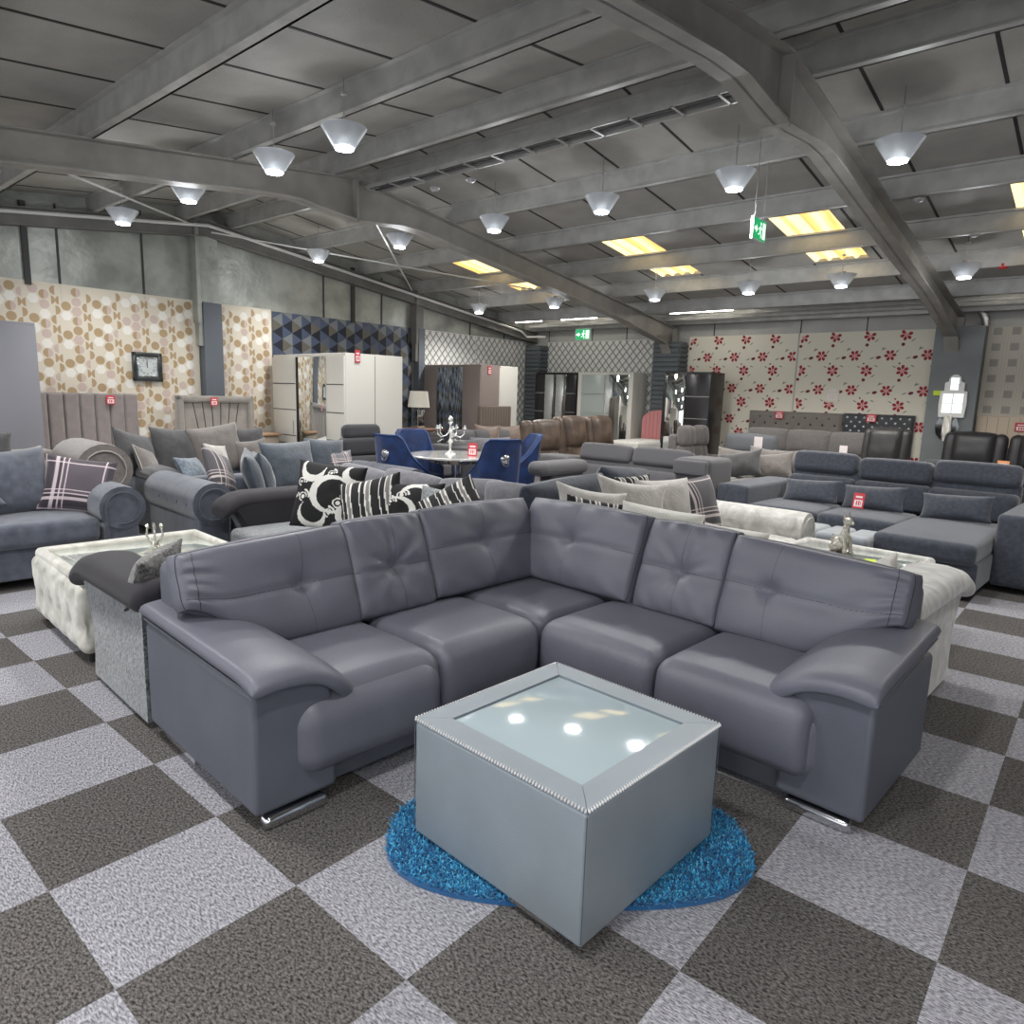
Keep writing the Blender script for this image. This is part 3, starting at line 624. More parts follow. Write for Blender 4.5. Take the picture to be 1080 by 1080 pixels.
def sofa_parts(root, T, W, D, s):
    sh, bh, aw, ah = s.get('sh', .45), s.get('bh', .9), s.get('aw', .24), s.get('ah', .62); A = s.get('arms', ('box', 'box')); fab = s['fab']; n = s.get('n', 2); sm = s.get('seat', fab)
    x0 = -W / 2 + (aw if A[0] else 0); x1 = W / 2 - (aw if A[1] else 0); sd = s.get('sd', D - .26)
    bt = s.get('bt', .16)
    G().rb(x0 - .01, x1 + .01, .05, D - .03, .07, sh - .15, .02, 2).obj('base', s.get('basem', fab), root, T=T)
    if s.get('back', 'cushion') != 'none':
        G().rb(x0 - (.0 if A[0] else 0), x1, D - bt, D, .07, s.get('frame_h', bh - .14), .05, 3, (6, 1, 1)).obj('back_frame', s.get('framem', fab), root, T=T)
    w = (x1 - x0) / n
    for k in range(n):
        a, b = x0 + k * w + .004, x0 + (k + 1) * w - .004
        G().rb(a, b, .0, sd + .1, sh - .17, sh, .045, 3, 4, lambda p, u: (p[0], p[1] - (.012 * (1 - u[0] ** 2) if u[1] < -.8 else 0), p[2] + (.022 * (1 - u[0] ** 4) * (1 - u[1] ** 4) if u[2] > .3 else 0))).obj('seat_cushion', sm, root, T=T)
        bk = s.get('back', 'cushion'); bm = s.get('backm', fab); h = bh - sh
        if bk == 'cushion':
            g = pillow(w * .99, h + .04, .2, 10, edge=.45, corner=-.1, tufts=s.get('tufts', ()), creases=s.get('cr', ()), wr=.01, seed=k * 3 + W, thick_p=.4)
            g.obj('back_cushion', bm, root, T=T @ Tm((a + b) / 2, D - bt - .1, sh + h / 2 + .01, rx=-.16))
        elif bk == 'puffy':
            for q, (z0, z1, th) in enumerate(((sh + .0, sh + h * .5, .19), (sh + h * .46, bh + .02, .24))):
                g = pillow(w * .99, z1 - z0, th, 10, edge=.4, corner=-.12, wr=.012, seed=k + q, thick_p=.45); g.obj('back_cushion' if q == 0 else 'head_cushion', bm, root, T=T @ Tm((a + b) / 2, D - bt - .06 + (.03 if q else 0), (z0 + z1) / 2, rx=-.12))
        elif bk == 'wing':
            ww = W / n if n > 1 else W; cx = -W / 2 + (k + .5) * ww
            for sg in (-1, 1):
                G().rb(-.115 * ww, .115 * ww, -.11, .10, 0, h + .05, .085, 4, (1, 1, 3), lambda p, u: (p[0], p[1] - .02 * (1 - u[2] ** 2), p[2])).obj('back_wing', bm, root, T=T @ Tm(cx + sg * ww * .375, D - bt - .02, sh + .0, rx=-.14))
            for q, (z0, z1, th) in enumerate(((sh + .0, sh + h * .42, .17), (sh + h * .36, bh + .04, .27))):
                g = pillow(ww * .62, z1 - z0, th, 12, edge=.45, corner=-.12, wr=.02, seed=k + q, thick_p=.4); g.obj('back_cushion' if q == 0 else 'head_cushion', bm, root, T=T @ Tm(cx, D - bt - .07 + (.03 if q else 0), (z0 + z1) / 2, rx=-.14))
        elif bk == 'tuft4':
            for q in range(2):
                g = pillow(w * .98, h * .52, .2, 10, edge=.35, corner=-.2, creases=(('v', 0, .02, .02),), thick_p=.45); g.obj('back_cushion', bm, root, T=T @ Tm((a + b) / 2, D - bt - .06, sh + h * (.25 + .48 * q), rx=-.12))
        elif bk == 'headrest':
            hr = s.get('hr', (1,) * n)[k]; lh = h - .22
            G().rb(a, b, D - bt - .16, D - .02, sh - .02, sh + lh, .05, 3, (4, 1, 2), lambda p, u: (p[0], p[1] - (.02 * (1 - u[0] ** 2) if u[1] < 0 else 0) + (.05 * (u[2] + 1) / 2 if u[1] < 0 else 0), p[2])).obj('back_cushion', bm, root, T=T)
            z0 = sh + lh + .005; up = hr * .1; 
            def fn(p, u): return (p[0], p[1] + .0, p[2] + .015 * (1 - u[0] ** 4) * (1 if u[2] > 0 else 0))
            G().rb(-w / 2 + .01, w / 2 - .01, -.10, .10, 0, .21, .055, 4, (4, 1, 1), fn).obj('headrest', bm, root, T=T @ Tm((a + b) / 2, D - .12 + (.03 if hr else -.01), z0 + up * .3, rx=-.35 * hr))
    for k, side in ((0, -1), (1, 1)):
        if A[k]:
            s['_x'] = (-x0 if side < 0 else x1); arm(root, T, A[k], s.get('AD', D), aw, ah, side, s)
    if s.get('feet', True):
        for sx in (-1, 1):
            for y in (.08, D - .12): G().rb(sx * (W / 2 - .1) - .03, sx * (W / 2 - .1) + .03, y - .03, y + .03, 0, .075, .01, 2).obj('foot', black, root, T=T)
def abframe(a0, a1, b0, b1, k):
    """front-centre point, rotation, width, depth for a footprint in furniture axes; k=0 faces -b, -1 faces -a, 1 faces +a, 2 faces +b"""
    if k == 0: return Wab((a0 + a1) / 2, b0), AB, a1 - a0, b1 - b0
    if k == -1: return Wab(a0, (b0 + b1) / 2), AB - PI / 2, b1 - b0, a1 - a0
    if k == 1: return Wab(a1, (b0 + b1) / 2), AB + PI / 2, b1 - b0, a1 - a0
    return Wab((a0 + a1) / 2, b1), AB + PI, a1 - a0, b1 - b0
def sofa(name, label, a0, a1, b0, b1, k, s, cat='sofa', group=None):
    loc, rz, W, D = abframe(a0, a1, b0, b1, k); r = thing(name, label, cat, loc, rz, group); sofa_parts(r, Matrix(), W, D, dict(s)); return r
def corner(name, label, wings, cat='corner sofa', group=None):
    """several wings under one root; wings = [(a0,a1,b0,b1,k,spec)]"""
    w0 = wings[0]; org = Wab((w0[0] + w0[1]) / 2, (w0[2] + w0[3]) / 2); r = thing(name, label, cat, org, AB, group)
    inv = (Matrix.Translation(org) @ Matrix.Rotation(AB, 4, 'Z')).inverted()
    for (a0, a1, b0, b1, k, s) in wings:
        loc, rz, W, D = abframe(a0, a1, b0, b1, k); T = inv @ Matrix.Translation(loc) @ Matrix.Rotation(rz, 4, 'Z'); sofa_parts(r, T, W, D, dict(s))
    return r
def scatter(label, a, b, z, face, m, W=.48, H=.46, T=.16, lean=.3, roll=0, pat=None, n=14, group=None, corner_=.07, wr=.012, seed=0, name='scatter_cushion', piping=None, **k):
    """face: direction angle (deg, furniture axes) the front looks at: -90 = -b, 180 = -a; z = bottom"""
    rz = AB + R(face + 90)
    g = pillow(W, H, T, n, edge=.12, corner=corner_, wr=wr, seed=seed + a * 7, pat=pat, **k)
    rim = g.ringmid
    o = g.obj(name, m, None, ang=70); o.location = Wab(a, b, z + H / 2 * cos(lean)); o.rotation_euler = (-lean, roll, rz)
    tag(o, label, 'cushion', group)
    if piping: G().tube(rim, .006, 6, closed=True).obj('piping', piping, o)
    return o
# ----------------------------------------------------------------- THE BIG CORNER SOFA
def main_sofa():
    org = Wab(2.0, 2.0); r = thing('corner_sofa', 'large dark grey leather corner sofa with tufted back cushions in the middle of the showroom', 'corner sofa', org, AB)
    def P(g, name, m=leather, T=Matrix(), **k): return g.obj(name, m, r, T=Matrix.Translation((-2.0, -2.0, 0)) @ T, **k)   # geometry in (a,b) coordinates
    AL, BF, BB = .945, 2.03, 2.98       # left arm outer face, left front, left back
    AF, AE, BR = 2.40, 3.13, .605       # right wing front, back, right arm outer face
    # plinths
    P(G().rb(1.22, 2.5, 2.10, 2.2, .035, .16, .012, 2).rb(2.44, 2.55, .88, 2.12, .035, .16, .012, 2), 'plinth', leather_d)
    P(G().box(1.0, 3.1, 2.3, 2.9, .0, .06).box(2.6, 3.15, .7, 2.4, .0, .06), 'underframe', black)
    P(G().rb(1.1, AE, 2.3, BB, .05, .30, .03, 2).rb(2.5, AE, .75, 2.35, .05, .30, .03, 2), 'base', leather_d)
    P(G().rb(1.0, 3.22, 2.80, BB, .05, .76, .05, 3, (8, 1, 1))  .rb(3.05, 3.22, .68, 2.85, .05, .76, .05, 3, (1, 8, 1)), 'back_frame', leather_d)
    def seatfn(fr, amt=.02):
        def fn(p, u):
            x, y, z = p
            if u[2] > .2: z += amt * (1 - u[0] ** 4) * (1 - u[1] ** 4)
            v = u[1] if fr == 'b' else u[0]
            if v < -.5:
                bul = .028 * (1 - u[2] ** 2)
                if fr == 'b': y -= bul
                else: x -= bul
            return (x, y, z)
        return fn
    # seats left wing (front at b=2.03)
    P(G().rb(1.145, 1.75, 2.045, 2.62, .15, .435, .06, 4, 5, seatfn('b')), 'seat_cushion')
    P(G().rb(1.757, 2.355, 2.045, 2.62, .15, .435, .06, 4, 5, seatfn('b')), 'seat_cushion')
    P(G().rb(2.362, 3.0, 2.052, 2.80, .15, .432, .05, 4, 5, lambda p, u: (p[0], p[1], p[2] + (.02 * (1 - u[0] ** 4) * (1 - u[1] ** 4) if u[2] > .2 else 0))), 'seat_cushion')
    P(G().rb(2.345, 2.96, 1.425, 2.042, .15, .435, .06, 4, 5, seatfn('a')), 'seat_cushion')
    P(G().rb(2.345, 2.96, .80, 1.418, .15, .435, .06, 4, 5, seatfn('a')), 'seat_cushion')
    # bolster fronts that wrap over the foot of each arm
    def bol(p, u): return (p[0], p[1], p[2])
    P(G().rb(1.085, 1.748, 1.985, 2.22, .125, .415, .10, 6, (4, 1, 1)), 'seat_front')
    P(G().rb(2.355, 2.59, .765, 1.42, .125, .415, .10, 6, (1, 4, 1)), 'seat_front')
    # arms: body prism following the curved pad, then the pad
    n = 14
    def pad_z(t):           # t 0 outer .. 1 inner tip, height of pad underside
        return .497 + .012 * sin(min(1, t * 1.8) * PI) - (.135 * max(0, (t - .52) / .48) ** 1.7)
    def arm_lr(side):
        wd = .375
        prof = [(t * wd, pad_z(t)) for t in [k / n for k in range(n + 1)]]
        # body
        body = [(0.0, .06), (0.0, .49)] + [(x, z - .004) for x, z in prof if .03 < x < .31] + [(.31, .06)]
        g = G()
        if side == 'L':
            g.prism([(AL + x, z) for x, z in body], BF, BB, 'y')
        else:
            g.prism([(BR + x, z) for x, z in body], AF, AE, 'x')
        o = P(g, 'arm', leather_d, ang=35); bv = o.modifiers.new('bevel', 'BEVEL'); bv.width = .018; bv.segments = 3; bv.limit_method = 'ANGLE'; bv.angle_limit = R(50)
        # pad swept front to back, with rounded edges
        gp = G(); m_ = 22; rows = []
        L0, L1 = (-.035, BB - BF + .02) if side == 'L' else (-.035, AE - AF)
        sec = []
        N = 30
        for k in range(N + 1): t = k / N; sec.append((t * wd - .008, pad_z(t), 0))
        def secpt(k, y, top):
            x, z, _ = sec[k]; t = k / N
            # local normal of the curve
            a = sec[max(0, k - 1)]; b = sec[min(N, k + 1)]; tx, tz = b[0] - a[0], b[1] - a[1]; l = hyp(tx, tz); nx, nz_ = -tz / l, tx / l
            e = min(1, min(t, 1 - t) / .075); e = sqrt(max(0, 1 - (1 - e) ** 2))
            f = (y - L0) / (L1 - L0); ey = min(1, (min(f, 1 - f) / .05)) ; ey = sqrt(max(0, 1 - (1 - ey) ** 2))
            th = .062 * (.30 + .70 * e) * (.30 + .70 * ey)
            mid = .028
            d = mid + (th / 2 if top else -th / 2)
            zz = z + nz_ * d + (.02 if side == 'L' else .06) * f
            drop = .022 * max(0, (.16 - f) / .16) ** 2
            # the inner front corner sweeps to a tongue
            yy = y + .05 * max(0, (t - .7) / .3) ** 2 * max(0, 1 - f * 5)
            return (x + nx * d, yy, zz - drop)
        M_ = 26; ys = [L0 + (L1 - L0) * (1 - cos(PI * k / M_)) / 2 for k in range(M_ + 1)]
        vs = []
        for top in (True, False):
            for y in ys:
                for k in range(N + 1):
                    x, yy, z = secpt(k, y, top); vs.append((AL + x, BF + yy, z) if side == 'L' else (AF + yy, BR + x, z))
        fs = []; Q = (M_ + 1) * (N + 1)
        for a in range(M_):
            for b in range(N):
                q = (a * (N + 1) + b, a * (N + 1) + b + 1, (a + 1) * (N + 1) + b + 1, (a + 1) * (N + 1) + b)
                fs.append(q); fs.append(tuple(reversed([i + Q for i in q])))
        ring = [k for k in range(N)] + [j * (N + 1) + N for j in range(M_)] + [M_ * (N + 1) + N - k for k in range(N)] + [(M_ - j) * (N + 1) for j in range(M_)]
        for k in range(len(ring)): a, b = ring[k], ring[(k + 1) % len(ring)]; fs.append((b, a, a + Q, b + Q))
        if side != 'L': fs = [tuple(reversed(f)) for f in fs]
        gp.add(vs, fs); P(gp, 'arm_pad', leather, ang=60)
        # piped seam along the pad's outer face
        sp = [(AL - .002, BF - .01 + (BB - BF) * t, .495 + .02 * t) for t in [k / 12 for k in range(13)]] if side == 'L' else [(AF - .01 + (AE - AF) * t, BR - .002, .495 + .06 * t) for t in [k / 12 for k in range(13)]]
        P(G().tube(sp, .006, 6), 'piping', leather_d)
    arm_lr('L'); arm_lr('R')
    # chrome bar feet
    P(G().rb(.975, 1.215, 2.02, 2.075, 0, .048, .02, 4), 'foot', chrome); P(G().rb(2.40, 2.455, .645, .88, 0, .048, .02, 4), 'foot', chrome)
    P(G().rb(.97, 1.02, 2.6, 2.9, 0, .05, .01, 3), 'foot', chrome); P(G().rb(3.0, 3.2, .64, .69, 0, .05, .01, 3), 'foot', chrome)
    # back cushions
    def bc(a, b, z, W, H, T, rz, lean, folds=0, seed=0, tu=(0, .08), arm_side=0, corner_=-.05, slant=0):
        def sm(t): t = max(0, min(1, t)); return t * t * (3 - 2 * t)
        def warp(x, y, zz, u, v):
            if arm_side:
                s_ = sm((u * arm_side - .05) / .95)
                zz += .20 * s_ * (1 - v) / 2 - .038 * (u * arm_side + 1) / 2 * (1 + v) / 2; y *= 1 - .12 * s_
            x += slant * (-v) * W / 2
            return x, y, zz
        def crv(u):      # seam line, falls towards the arm end
            return tu[1] - (.62 * sm((u * arm_side - .1) / .9) if arm_side else 0)
        def surf(u, v):
            pr_ = .5 + .5 * (max(0, (1 - abs(u) ** 4) * (1 - abs(v) ** 4))) ** .42; t = pr_ * T / 2
            x = u * sqrt(max(0, 1 + corner_ * v ** 6)) * W / 2; zz = v * sqrt(max(0, 1 + corner_ * u ** 6)) * H / 2
            q = ((u - tu[0]) * W / 2) ** 2 + ((v - tu[1]) * H / 2) ** 2; rr = sqrt(q)
            d = .026 * math.exp(-q / .045 ** 2) + .016 * math.exp(-q / .12 ** 2)
            d += .007 * math.exp(-(((v - crv(u)) * H / 2) / .016) ** 2) * (1 - abs(u) ** 8)
            if folds: an = math.atan2((v - tu[1]) * H, (u - tu[0]) * W); d += folds * (sin(an * 7 + seed) + .5 * sin(an * 13 + seed * 2)) * math.exp(-((rr - .10) / .07) ** 2) * (1 if v > tu[1] else .4)
            if arm_side: d += .004 * sin(v * 16 + u * 3) * sm((u * arm_side - .55) / .3) * sm((1 - u * arm_side) / .1)
            else: d += .004 * sin(u * 14 + v * 4 + seed) * sm((abs(v) - .55) / .35) * sm((1 - abs(v)) / .08)
            t += .006 * nz3(u * 2.2 + seed, v * 2.2, seed)
            return x, max(t - d, .01), zz
        n = 44; N_ = n + 1; g = G(); vs = []; fs = []
        for side in (-1, 1):
            for j in range(N_):
                for i in range(N_):
                    u, v = -cos(PI * i / n) * .5 + (-1 + 2 * i / n) * .5, -cos(PI * j / n) * .5 + (-1 + 2 * j / n) * .5
                    x, t, zz = surf(u, v); vs.append(warp(x, side * t, zz, u, v))
        for s_ in (0, 1):
            o_ = s_ * N_ * N_
            for j in range(n):
                for i in range(n):
                    q = (o_ + j * N_ + i, o_ + j * N_ + i + 1, o_ + (j + 1) * N_ + i + 1, o_ + (j + 1) * N_ + i); fs.append(q if s_ == 0 else tuple(reversed(q)))
        ring = [j for j in range(n)] + [j * N_ + n for j in range(n)] + [n * N_ + n - j for j in range(n)] + [(n - j) * N_ for j in range(n)]; o_ = len(vs); m_ = len(ring)
        for q in ring:
            p0, p1 = vs[q], vs[q + N_ * N_]; l = hyp(p0[0], p0[2]) or 1; vs.append((p0[0] + p0[0] / l * .018, 0, p0[2] + p0[2] / l * .018))
        for k in range(m_):
            q, w = ring[k], ring[(k + 1) % m_]; fs.append((q, o_ + k, o_ + (k + 1) % m_, w)); fs.append((o_ + k, q + N_ * N_, w + N_ * N_, o_ + (k + 1) % m_))
        g.add(vs, fs)
        o = P(g, 'back_cushion', leather, T=Tm(a, b, z) @ Matrix.Rotation(rz, 4, 'Z') @ Matrix.Rotation(-lean, 4, 'X'), ang=80)
        G().tube([(vs[q][0], vs[q][1] + .002, vs[q][2]) for q in ring[::2]], .0026, 5, closed=True).obj('piping', seam, o)
        g = G()
        def line(fn, r_=.0017):
            pts = []
            for k in range(41):
                u, v = fn(-.97 + 1.94 * k / 40); x, t, zz = surf(u, v); x, y, zz = warp(x, -t + .0002, zz, u, v); pts.append((x, y, zz))
            g.tube(pts, r_, 4)
        line(lambda s_: (s_, crv(s_))); line(lambda s_: (tu[0] + .06 * abs(s_ - tu[1]), s_), .0009)
        if arm_side: line(lambda s_: (arm_side * .86, s_))
        g.obj('stitching', seam, o)
    ln = .36
    bc(1.345, 2.68, .632, .75, .46, .22, 0, ln, 0, 1, (.28, -.02), arm_side=-1)
    bc(1.925, 2.68, .640, .45, .46, .21, 0, ln, .005, 2, (.05, -.08))
    bc(2.55, 2.69, .650, .79, .46, .22, 0, ln, .001, 3, (-.05, .08))
    bc(2.975, 2.30, .650, .79, .46, .22, -PI / 2, ln, .001, 4, (-.1, .08))
    bc(2.985, 1.655, .640, .45, .46, .21, -PI / 2, ln, .005, 5, (.0, -.05))
    bc(2.985, 1.055, .632, .76, .46, .22, -PI / 2, ln, 0, 6, (-.42, .02), arm_side=1)
    return r
main_sofa()
# ----------------------------------------------------------------- COFFEE TABLE
def coffee():
    c = Wab(1.66, 1.305); hs = .35; zt = .435
    r = thing('coffee_table', 'square grey leather box coffee table with inset glass top and sparkling trim', 'table', c, AB)
    tl = mat('pewter_leather', (138, 147, 154), .38, metal=.15, bump=(220, .1), nz=(4, .05))
    g = G(); g.rb(-hs, hs, -hs, hs, .035, zt - .012, .012, 3); g.obj('body', tl, r)
    w = .085; i_ = hs - w
    for k in range(4):
        g = G(); Mk = Matrix.Rotation(k * PI / 2, 4, 'Z')
        g.add([(-hs + .002, -hs + .002, zt - .014), (hs - .002, -hs + .002, zt - .014), (i_ - .0015, -i_, zt - .014), (-i_ + .0015, -i_, zt - .014), (-hs + .003, -hs + .002, zt), (hs - .003, -hs + .002, zt), (i_ - .001, -i_, zt), (-i_ + .001, -i_, zt)], [(3, 2, 1, 0), (4, 5, 6, 7), (0, 1, 5, 4), (1, 2, 6, 5), (2, 3, 7, 6), (3, 0, 4, 7)], 0, Mk)
        g.obj('top_rail', tl, r, ang=30)
        # diamante studs along this edge and down the corner
        g = G(); q = 62
        for e in range(q):
            x = -hs + .006 + (2 * hs - .012) * e / (q - 1); s_ = .0045
            v = [(x - s_, -hs - .001, zt - .003), (x + s_, -hs - .001, zt - .003), (x, -hs + s_, zt + .004), (x, -hs - s_, zt - .008), (x, -hs - .005, zt + .002)]
            g.add(v, [(0, 3, 4), (3, 1, 4), (1, 2, 4), (2, 0, 4)], 0, Mk)
        o = g.obj('stud_trim', mat('diamante', (250, 250, 250), .08, metal=.6, emit=((255, 255, 255), .12)), r, False)  # faint emission paints a sparkle onto the unlit studs
        G().tube([(-hs + .0, -hs + .0, .05), (-hs, -hs, zt - .02)], .0016, 5, M=Mk).obj('corner_seam', mat('seam_grey', (80, 86, 92), .6), r)
    gm = mat('glass_smoked', (172, 188, 194), .05, spec=.9, coat=.6); 
    G().rb(-i_ + .004, i_ - .004, -i_ + .004, i_ - .004, zt - .012, zt - .006, .002, 2).obj('glass_top', gm, r)
    for sx in (-1, 1):
        G().rb(sx * (hs - .02) - .012, sx * (hs - .02) + .012, -hs + .1, hs - .1, .018, .045, .006, 2).obj('foot', chrome, r)
coffee()
# ----------------------------------------------------------------- SHAGGY RUG
def rug():
    ctr = Vector((.222, 2.11, 0)); m = mat('blue_shag', (0, 118, 172), .7, sheen=.3)
    b = m.node_tree.nodes['Principled BSDF']; nt = m.node_tree; at = nn(nt, 'ShaderNodeAttribute', attribute_name='pat'); rp = nn(nt, 'ShaderNodeValToRGB'); e = rp.color_ramp.elements
    e[0].color = s2l((0, 70, 122)) + (1,); e[1].color = s2l((96, 205, 238)) + (1,); x = e.new(.5); x.color = s2l((0, 122, 178)) + (1,); nt.links.new(at.outputs['Fac'], rp.inputs[0]); nt.links.new(rp.outputs[0], b.inputs['Base Color'])
    # outline: a rounded pebble shape
    def rad(t):
        return RUGR(t)
    g = G(); n = 72; pts = [(rad(2 * PI * k / n) * cos(2 * PI * k / n), rad(2 * PI * k / n) * sin(2 * PI * k / n)) for k in range(n)]
    g.prism(pts, 0.001, .016, 'z'); 
    pt = [.1] * len(g.v); rr = random.Random(2); v = []; f = []
    for q in range(46000):
        t = rr.random() * 2 * PI; d = sqrt(rr.random()) * rad(t) * .995; x, y = d * cos(t), d * sin(t)
        if abs(x - .03) < .31 and abs(y - .015) < .31: continue
        a = rr.random() * 2 * PI; h = .009 + rr.random() * .008; lx, ly = rr.gauss(0, .009), rr.gauss(0, .009); w = .0030; c0 = len(v); tone = rr.random()
        v += [(x - w * cos(a), y - w * sin(a), .014), (x + w * cos(a), y + w * sin(a), .014), (x + lx + w * .5 * cos(a), y + ly + w * .5 * sin(a), .014 + h), (x + lx - w * .5 * cos(a), y + ly - w * .5 * sin(a), .014 + h)]
        f.append((c0, c0 + 1, c0 + 2, c0 + 3)); pt += [tone * .5, tone * .5, min(1, tone + .1), min(1, tone + .1)]
    g.add(v, f); g.pat = pt; o = g.obj('shaggy_rug', m, None, False); o.location = ctr; o.rotation_euler = (0, 0, AB)
    tag(o, 'bright blue shaggy rug under the grey box coffee table', 'rug')
def RUGR(t):
    # a long rounded oval lying askew to the table
    c, s_ = cos(t + AB), sin(t + AB); A_, B_ = .60, .315
    return (abs(c / A_) ** 2.7 + abs(s_ / B_) ** 2.7) ** (-1 / 2.7)
rug()
# ================================================================= THE OTHER SOFAS
# patterns on scatter cushions
def swirl(seed):
    rr = random.Random(seed)
    cres = [(-.45, .78, .40, .03, .15, .33), (.22, .1, .60, .12, -.02, .49), (-.25, -.6, .46, .02, .12, .38), (.85, .8, .38, .08, .10, .31), (.9, -.5, .40, .10, .05, .32)]
    spir = [(-.75, .35, .13), (-.6, -.1, .15), (.55, -.15, .16), (.3, -.5, .14), (-.85, -.1, .07), (.15, .75, .1)]
    if seed % 2: cres = [(-x, -z, r, -ox, -oz, r2) for x, z, r, ox, oz, r2 in cres]; spir = [(z, x, r) for x, z, r in spir]
    def f(u, v):
        for x, z, r, ox, oz, r2 in cres:
            if hyp(u - x, v - z) < r and hyp(u - x - ox, v - z - oz) > r2: return 1
        for x, z, r in spir:
            d = hyp(u - x, v - z)
            if r * .72 < d < r and not (u > x and v < z): return 1
            if d < r * .38: return 1
            if abs(d - r * 1.45) < r * .2 and u > x and v > z: return 1
        return 0
    return f
def stripes(k=3.0, ph=0):
    def f(u, v):
        t = ((u + .04 * sin(v * 2)) * k + ph) % 2
        return 1 if t < .14 or .5 < t < .64 or 1.45 < t < 1.56 else (.45 if t < .5 else 0)
    return f
floral = patmat('floral_black_white', (22, 22, 24), (222, 220, 214)); stripe = patmat('striped_black_white', (24, 24, 26), (224, 222, 216), (128, 126, 122))
plaid_p = plaid('plum_tartan', (92, 84, 92), (48, 42, 50), (226, 210, 214), 1.15, .30)
plaid_g = plaid('grey_tartan', (118, 116, 120), (66, 64, 70), (222, 206, 204), 1.8, .3); plaid_d = plaid('charcoal_tartan', (84, 82, 86), (48, 46, 50), (214, 200, 198), 1.25, .12)
cdark = mat('dark_grey_velour', (62, 61, 63), .8, nz=(12, .2), bump=(60, .5), sheen=.4); ctaupe = mat('taupe_velour', (104, 98, 94), .8, nz=(10, .15), bump=(40, .5), sheen=.5)
cbeige = mat('beige_chenille', (150, 143, 134), .9, nz=(30, .15), bump=(90, .4), sheen=.4); cslate = mat('slate_velour', (64, 72, 82), .75, nz=(9, .25), bump=(40, .5), sheen=.5)
cbrown = mat('brown_satin', (110, 92, 80), .5, nz=(6, .2), sheen=.4); csilver = mat('silver_chenille', (168, 164, 158), .7, nz=(12, .15), bump=(50, .4), sheen=.5); cwhite = mat('white_boucle', (216, 214, 206), .9, bump=(90, .6), sheen=.4)
# -- left foreground sofa with rolled arm
R_ = dict(fab=slate2, aw=.30, ah=.70, bh=.86, frame_h=.74, sh=.47, n=2, back='scatter', arms=('roll', 'roll'), pip=slate, bt=.2)
sofa('roll_arm_sofa', 'blue-grey two seater with a scrolled arm at the left edge of the photo', -.35, 1.86, 5.72, 6.66, 0, R_, group=None)
scatter('large plain blue-grey back cushion beside the plum tartan cushion', 1.10, 6.25, .47, -78, slate2, .60, .50, .24, .35, R(-3), seed=1)
scatter('blue-grey cushion cut by the left edge of the photo', .72, 6.05, .47, -70, slate2, .52, .42, .2, .45, R(-22), seed=2)
scatter('plum tartan cushion leaning on the scrolled arm of the left foreground sofa', 1.53, 6.14, .47, -112, plaid_p, .48, .44, .2, .42, R(9), n=20, seed=3)
# -- beige sofa behind it, wing arm with double piping
S_ = dict(fab=mat('mushroom_chenille', (122, 116, 112), .9, nz=(26, .15), bump=(150, .4), sheen=.4), aw=.42, ah=.94, bh=.9, frame_h=.84, sh=.46, n=2, back='scatter', arms=('roll', 'roll'), pip=pip, bt=.2)
sofa('wing_arm_sofa', 'mushroom beige sofa with pale piped round arm behind the left foreground sofa', -.4, 2.12, 6.80, 7.7, 0, S_)
scatter('dark ribbed grey cushion at the left edge above the beige cushion', 1.12, 7.42, .62, -85, cdark, .5, .42, .16, .3, R(4), wr=.02)
scatter('small folded beige cushion on the mushroom sofa', 1.40, 7.22, .54, -85, cbeige, .36, .36, .14, .4, R(-8))
scatter('low beige grey cushion lying between the beige cushion and the round piped arm', 1.68, 7.3, .52, -85, cbeige, .36, .3, .16, .7, R(0))
# -- black-arm sofa with crushed blue side and scatter backs
K_ = dict(fab=crushb, side=crushb, arm=mat('black_suede', (52, 52, 56), .6, nz=(6, .15), sheen=.4), aw=.24, ah=.64, bh=.8, frame_h=.62, sh=.44, n=3, back='scatter', arms=('flare', 'flare'), seat=taupe)
sofa('scatter_back_sofa', 'crushed blue velvet sofa with black padded arm and large grey scatter cushions', 2.42, 4.4, 7.0, 8.02, 0, K_)
scatter('dark grey pointed cushion, leftmost on the black-armed sofa', 2.46, 7.72, .5, -60, cdark, .52, .5, .2, .35, R(14), group=None)
scatter('small taupe cushion with pale edge leaning in front of the dark pointed cushion', 2.52, 7.55, .46, -45, ctaupe, .36, .40, .14, .45, R(16), piping=pip)
scatter('dark grey square cushion second from the left on the black-armed sofa', 2.92, 7.86, .5, -75, cdark, .56, .52, .2, .3, R(4), wr=.02)
scatter('big taupe cushion in the middle of the black-armed sofa', 3.38, 7.88, .5, -80, ctaupe, .62, .54, .22, .28, R(-7))
scatter('dark grey cushion right of the big taupe cushion', 3.76, 7.92, .54, -90, cdark, .42, .46, .18, .25, R(-3))
scatter('small taupe cushion with ears in front of the right dark cushion', 3.75, 7.8, .46, -85, ctaupe, .42, .42, .15, .3, R(-4), corner_=.14)
scatter('crushed blue cushion lying on the seat of the black-armed sofa', 2.80, 7.18, .50, -50, crushb, .42, .28, .15, .55, R(5))
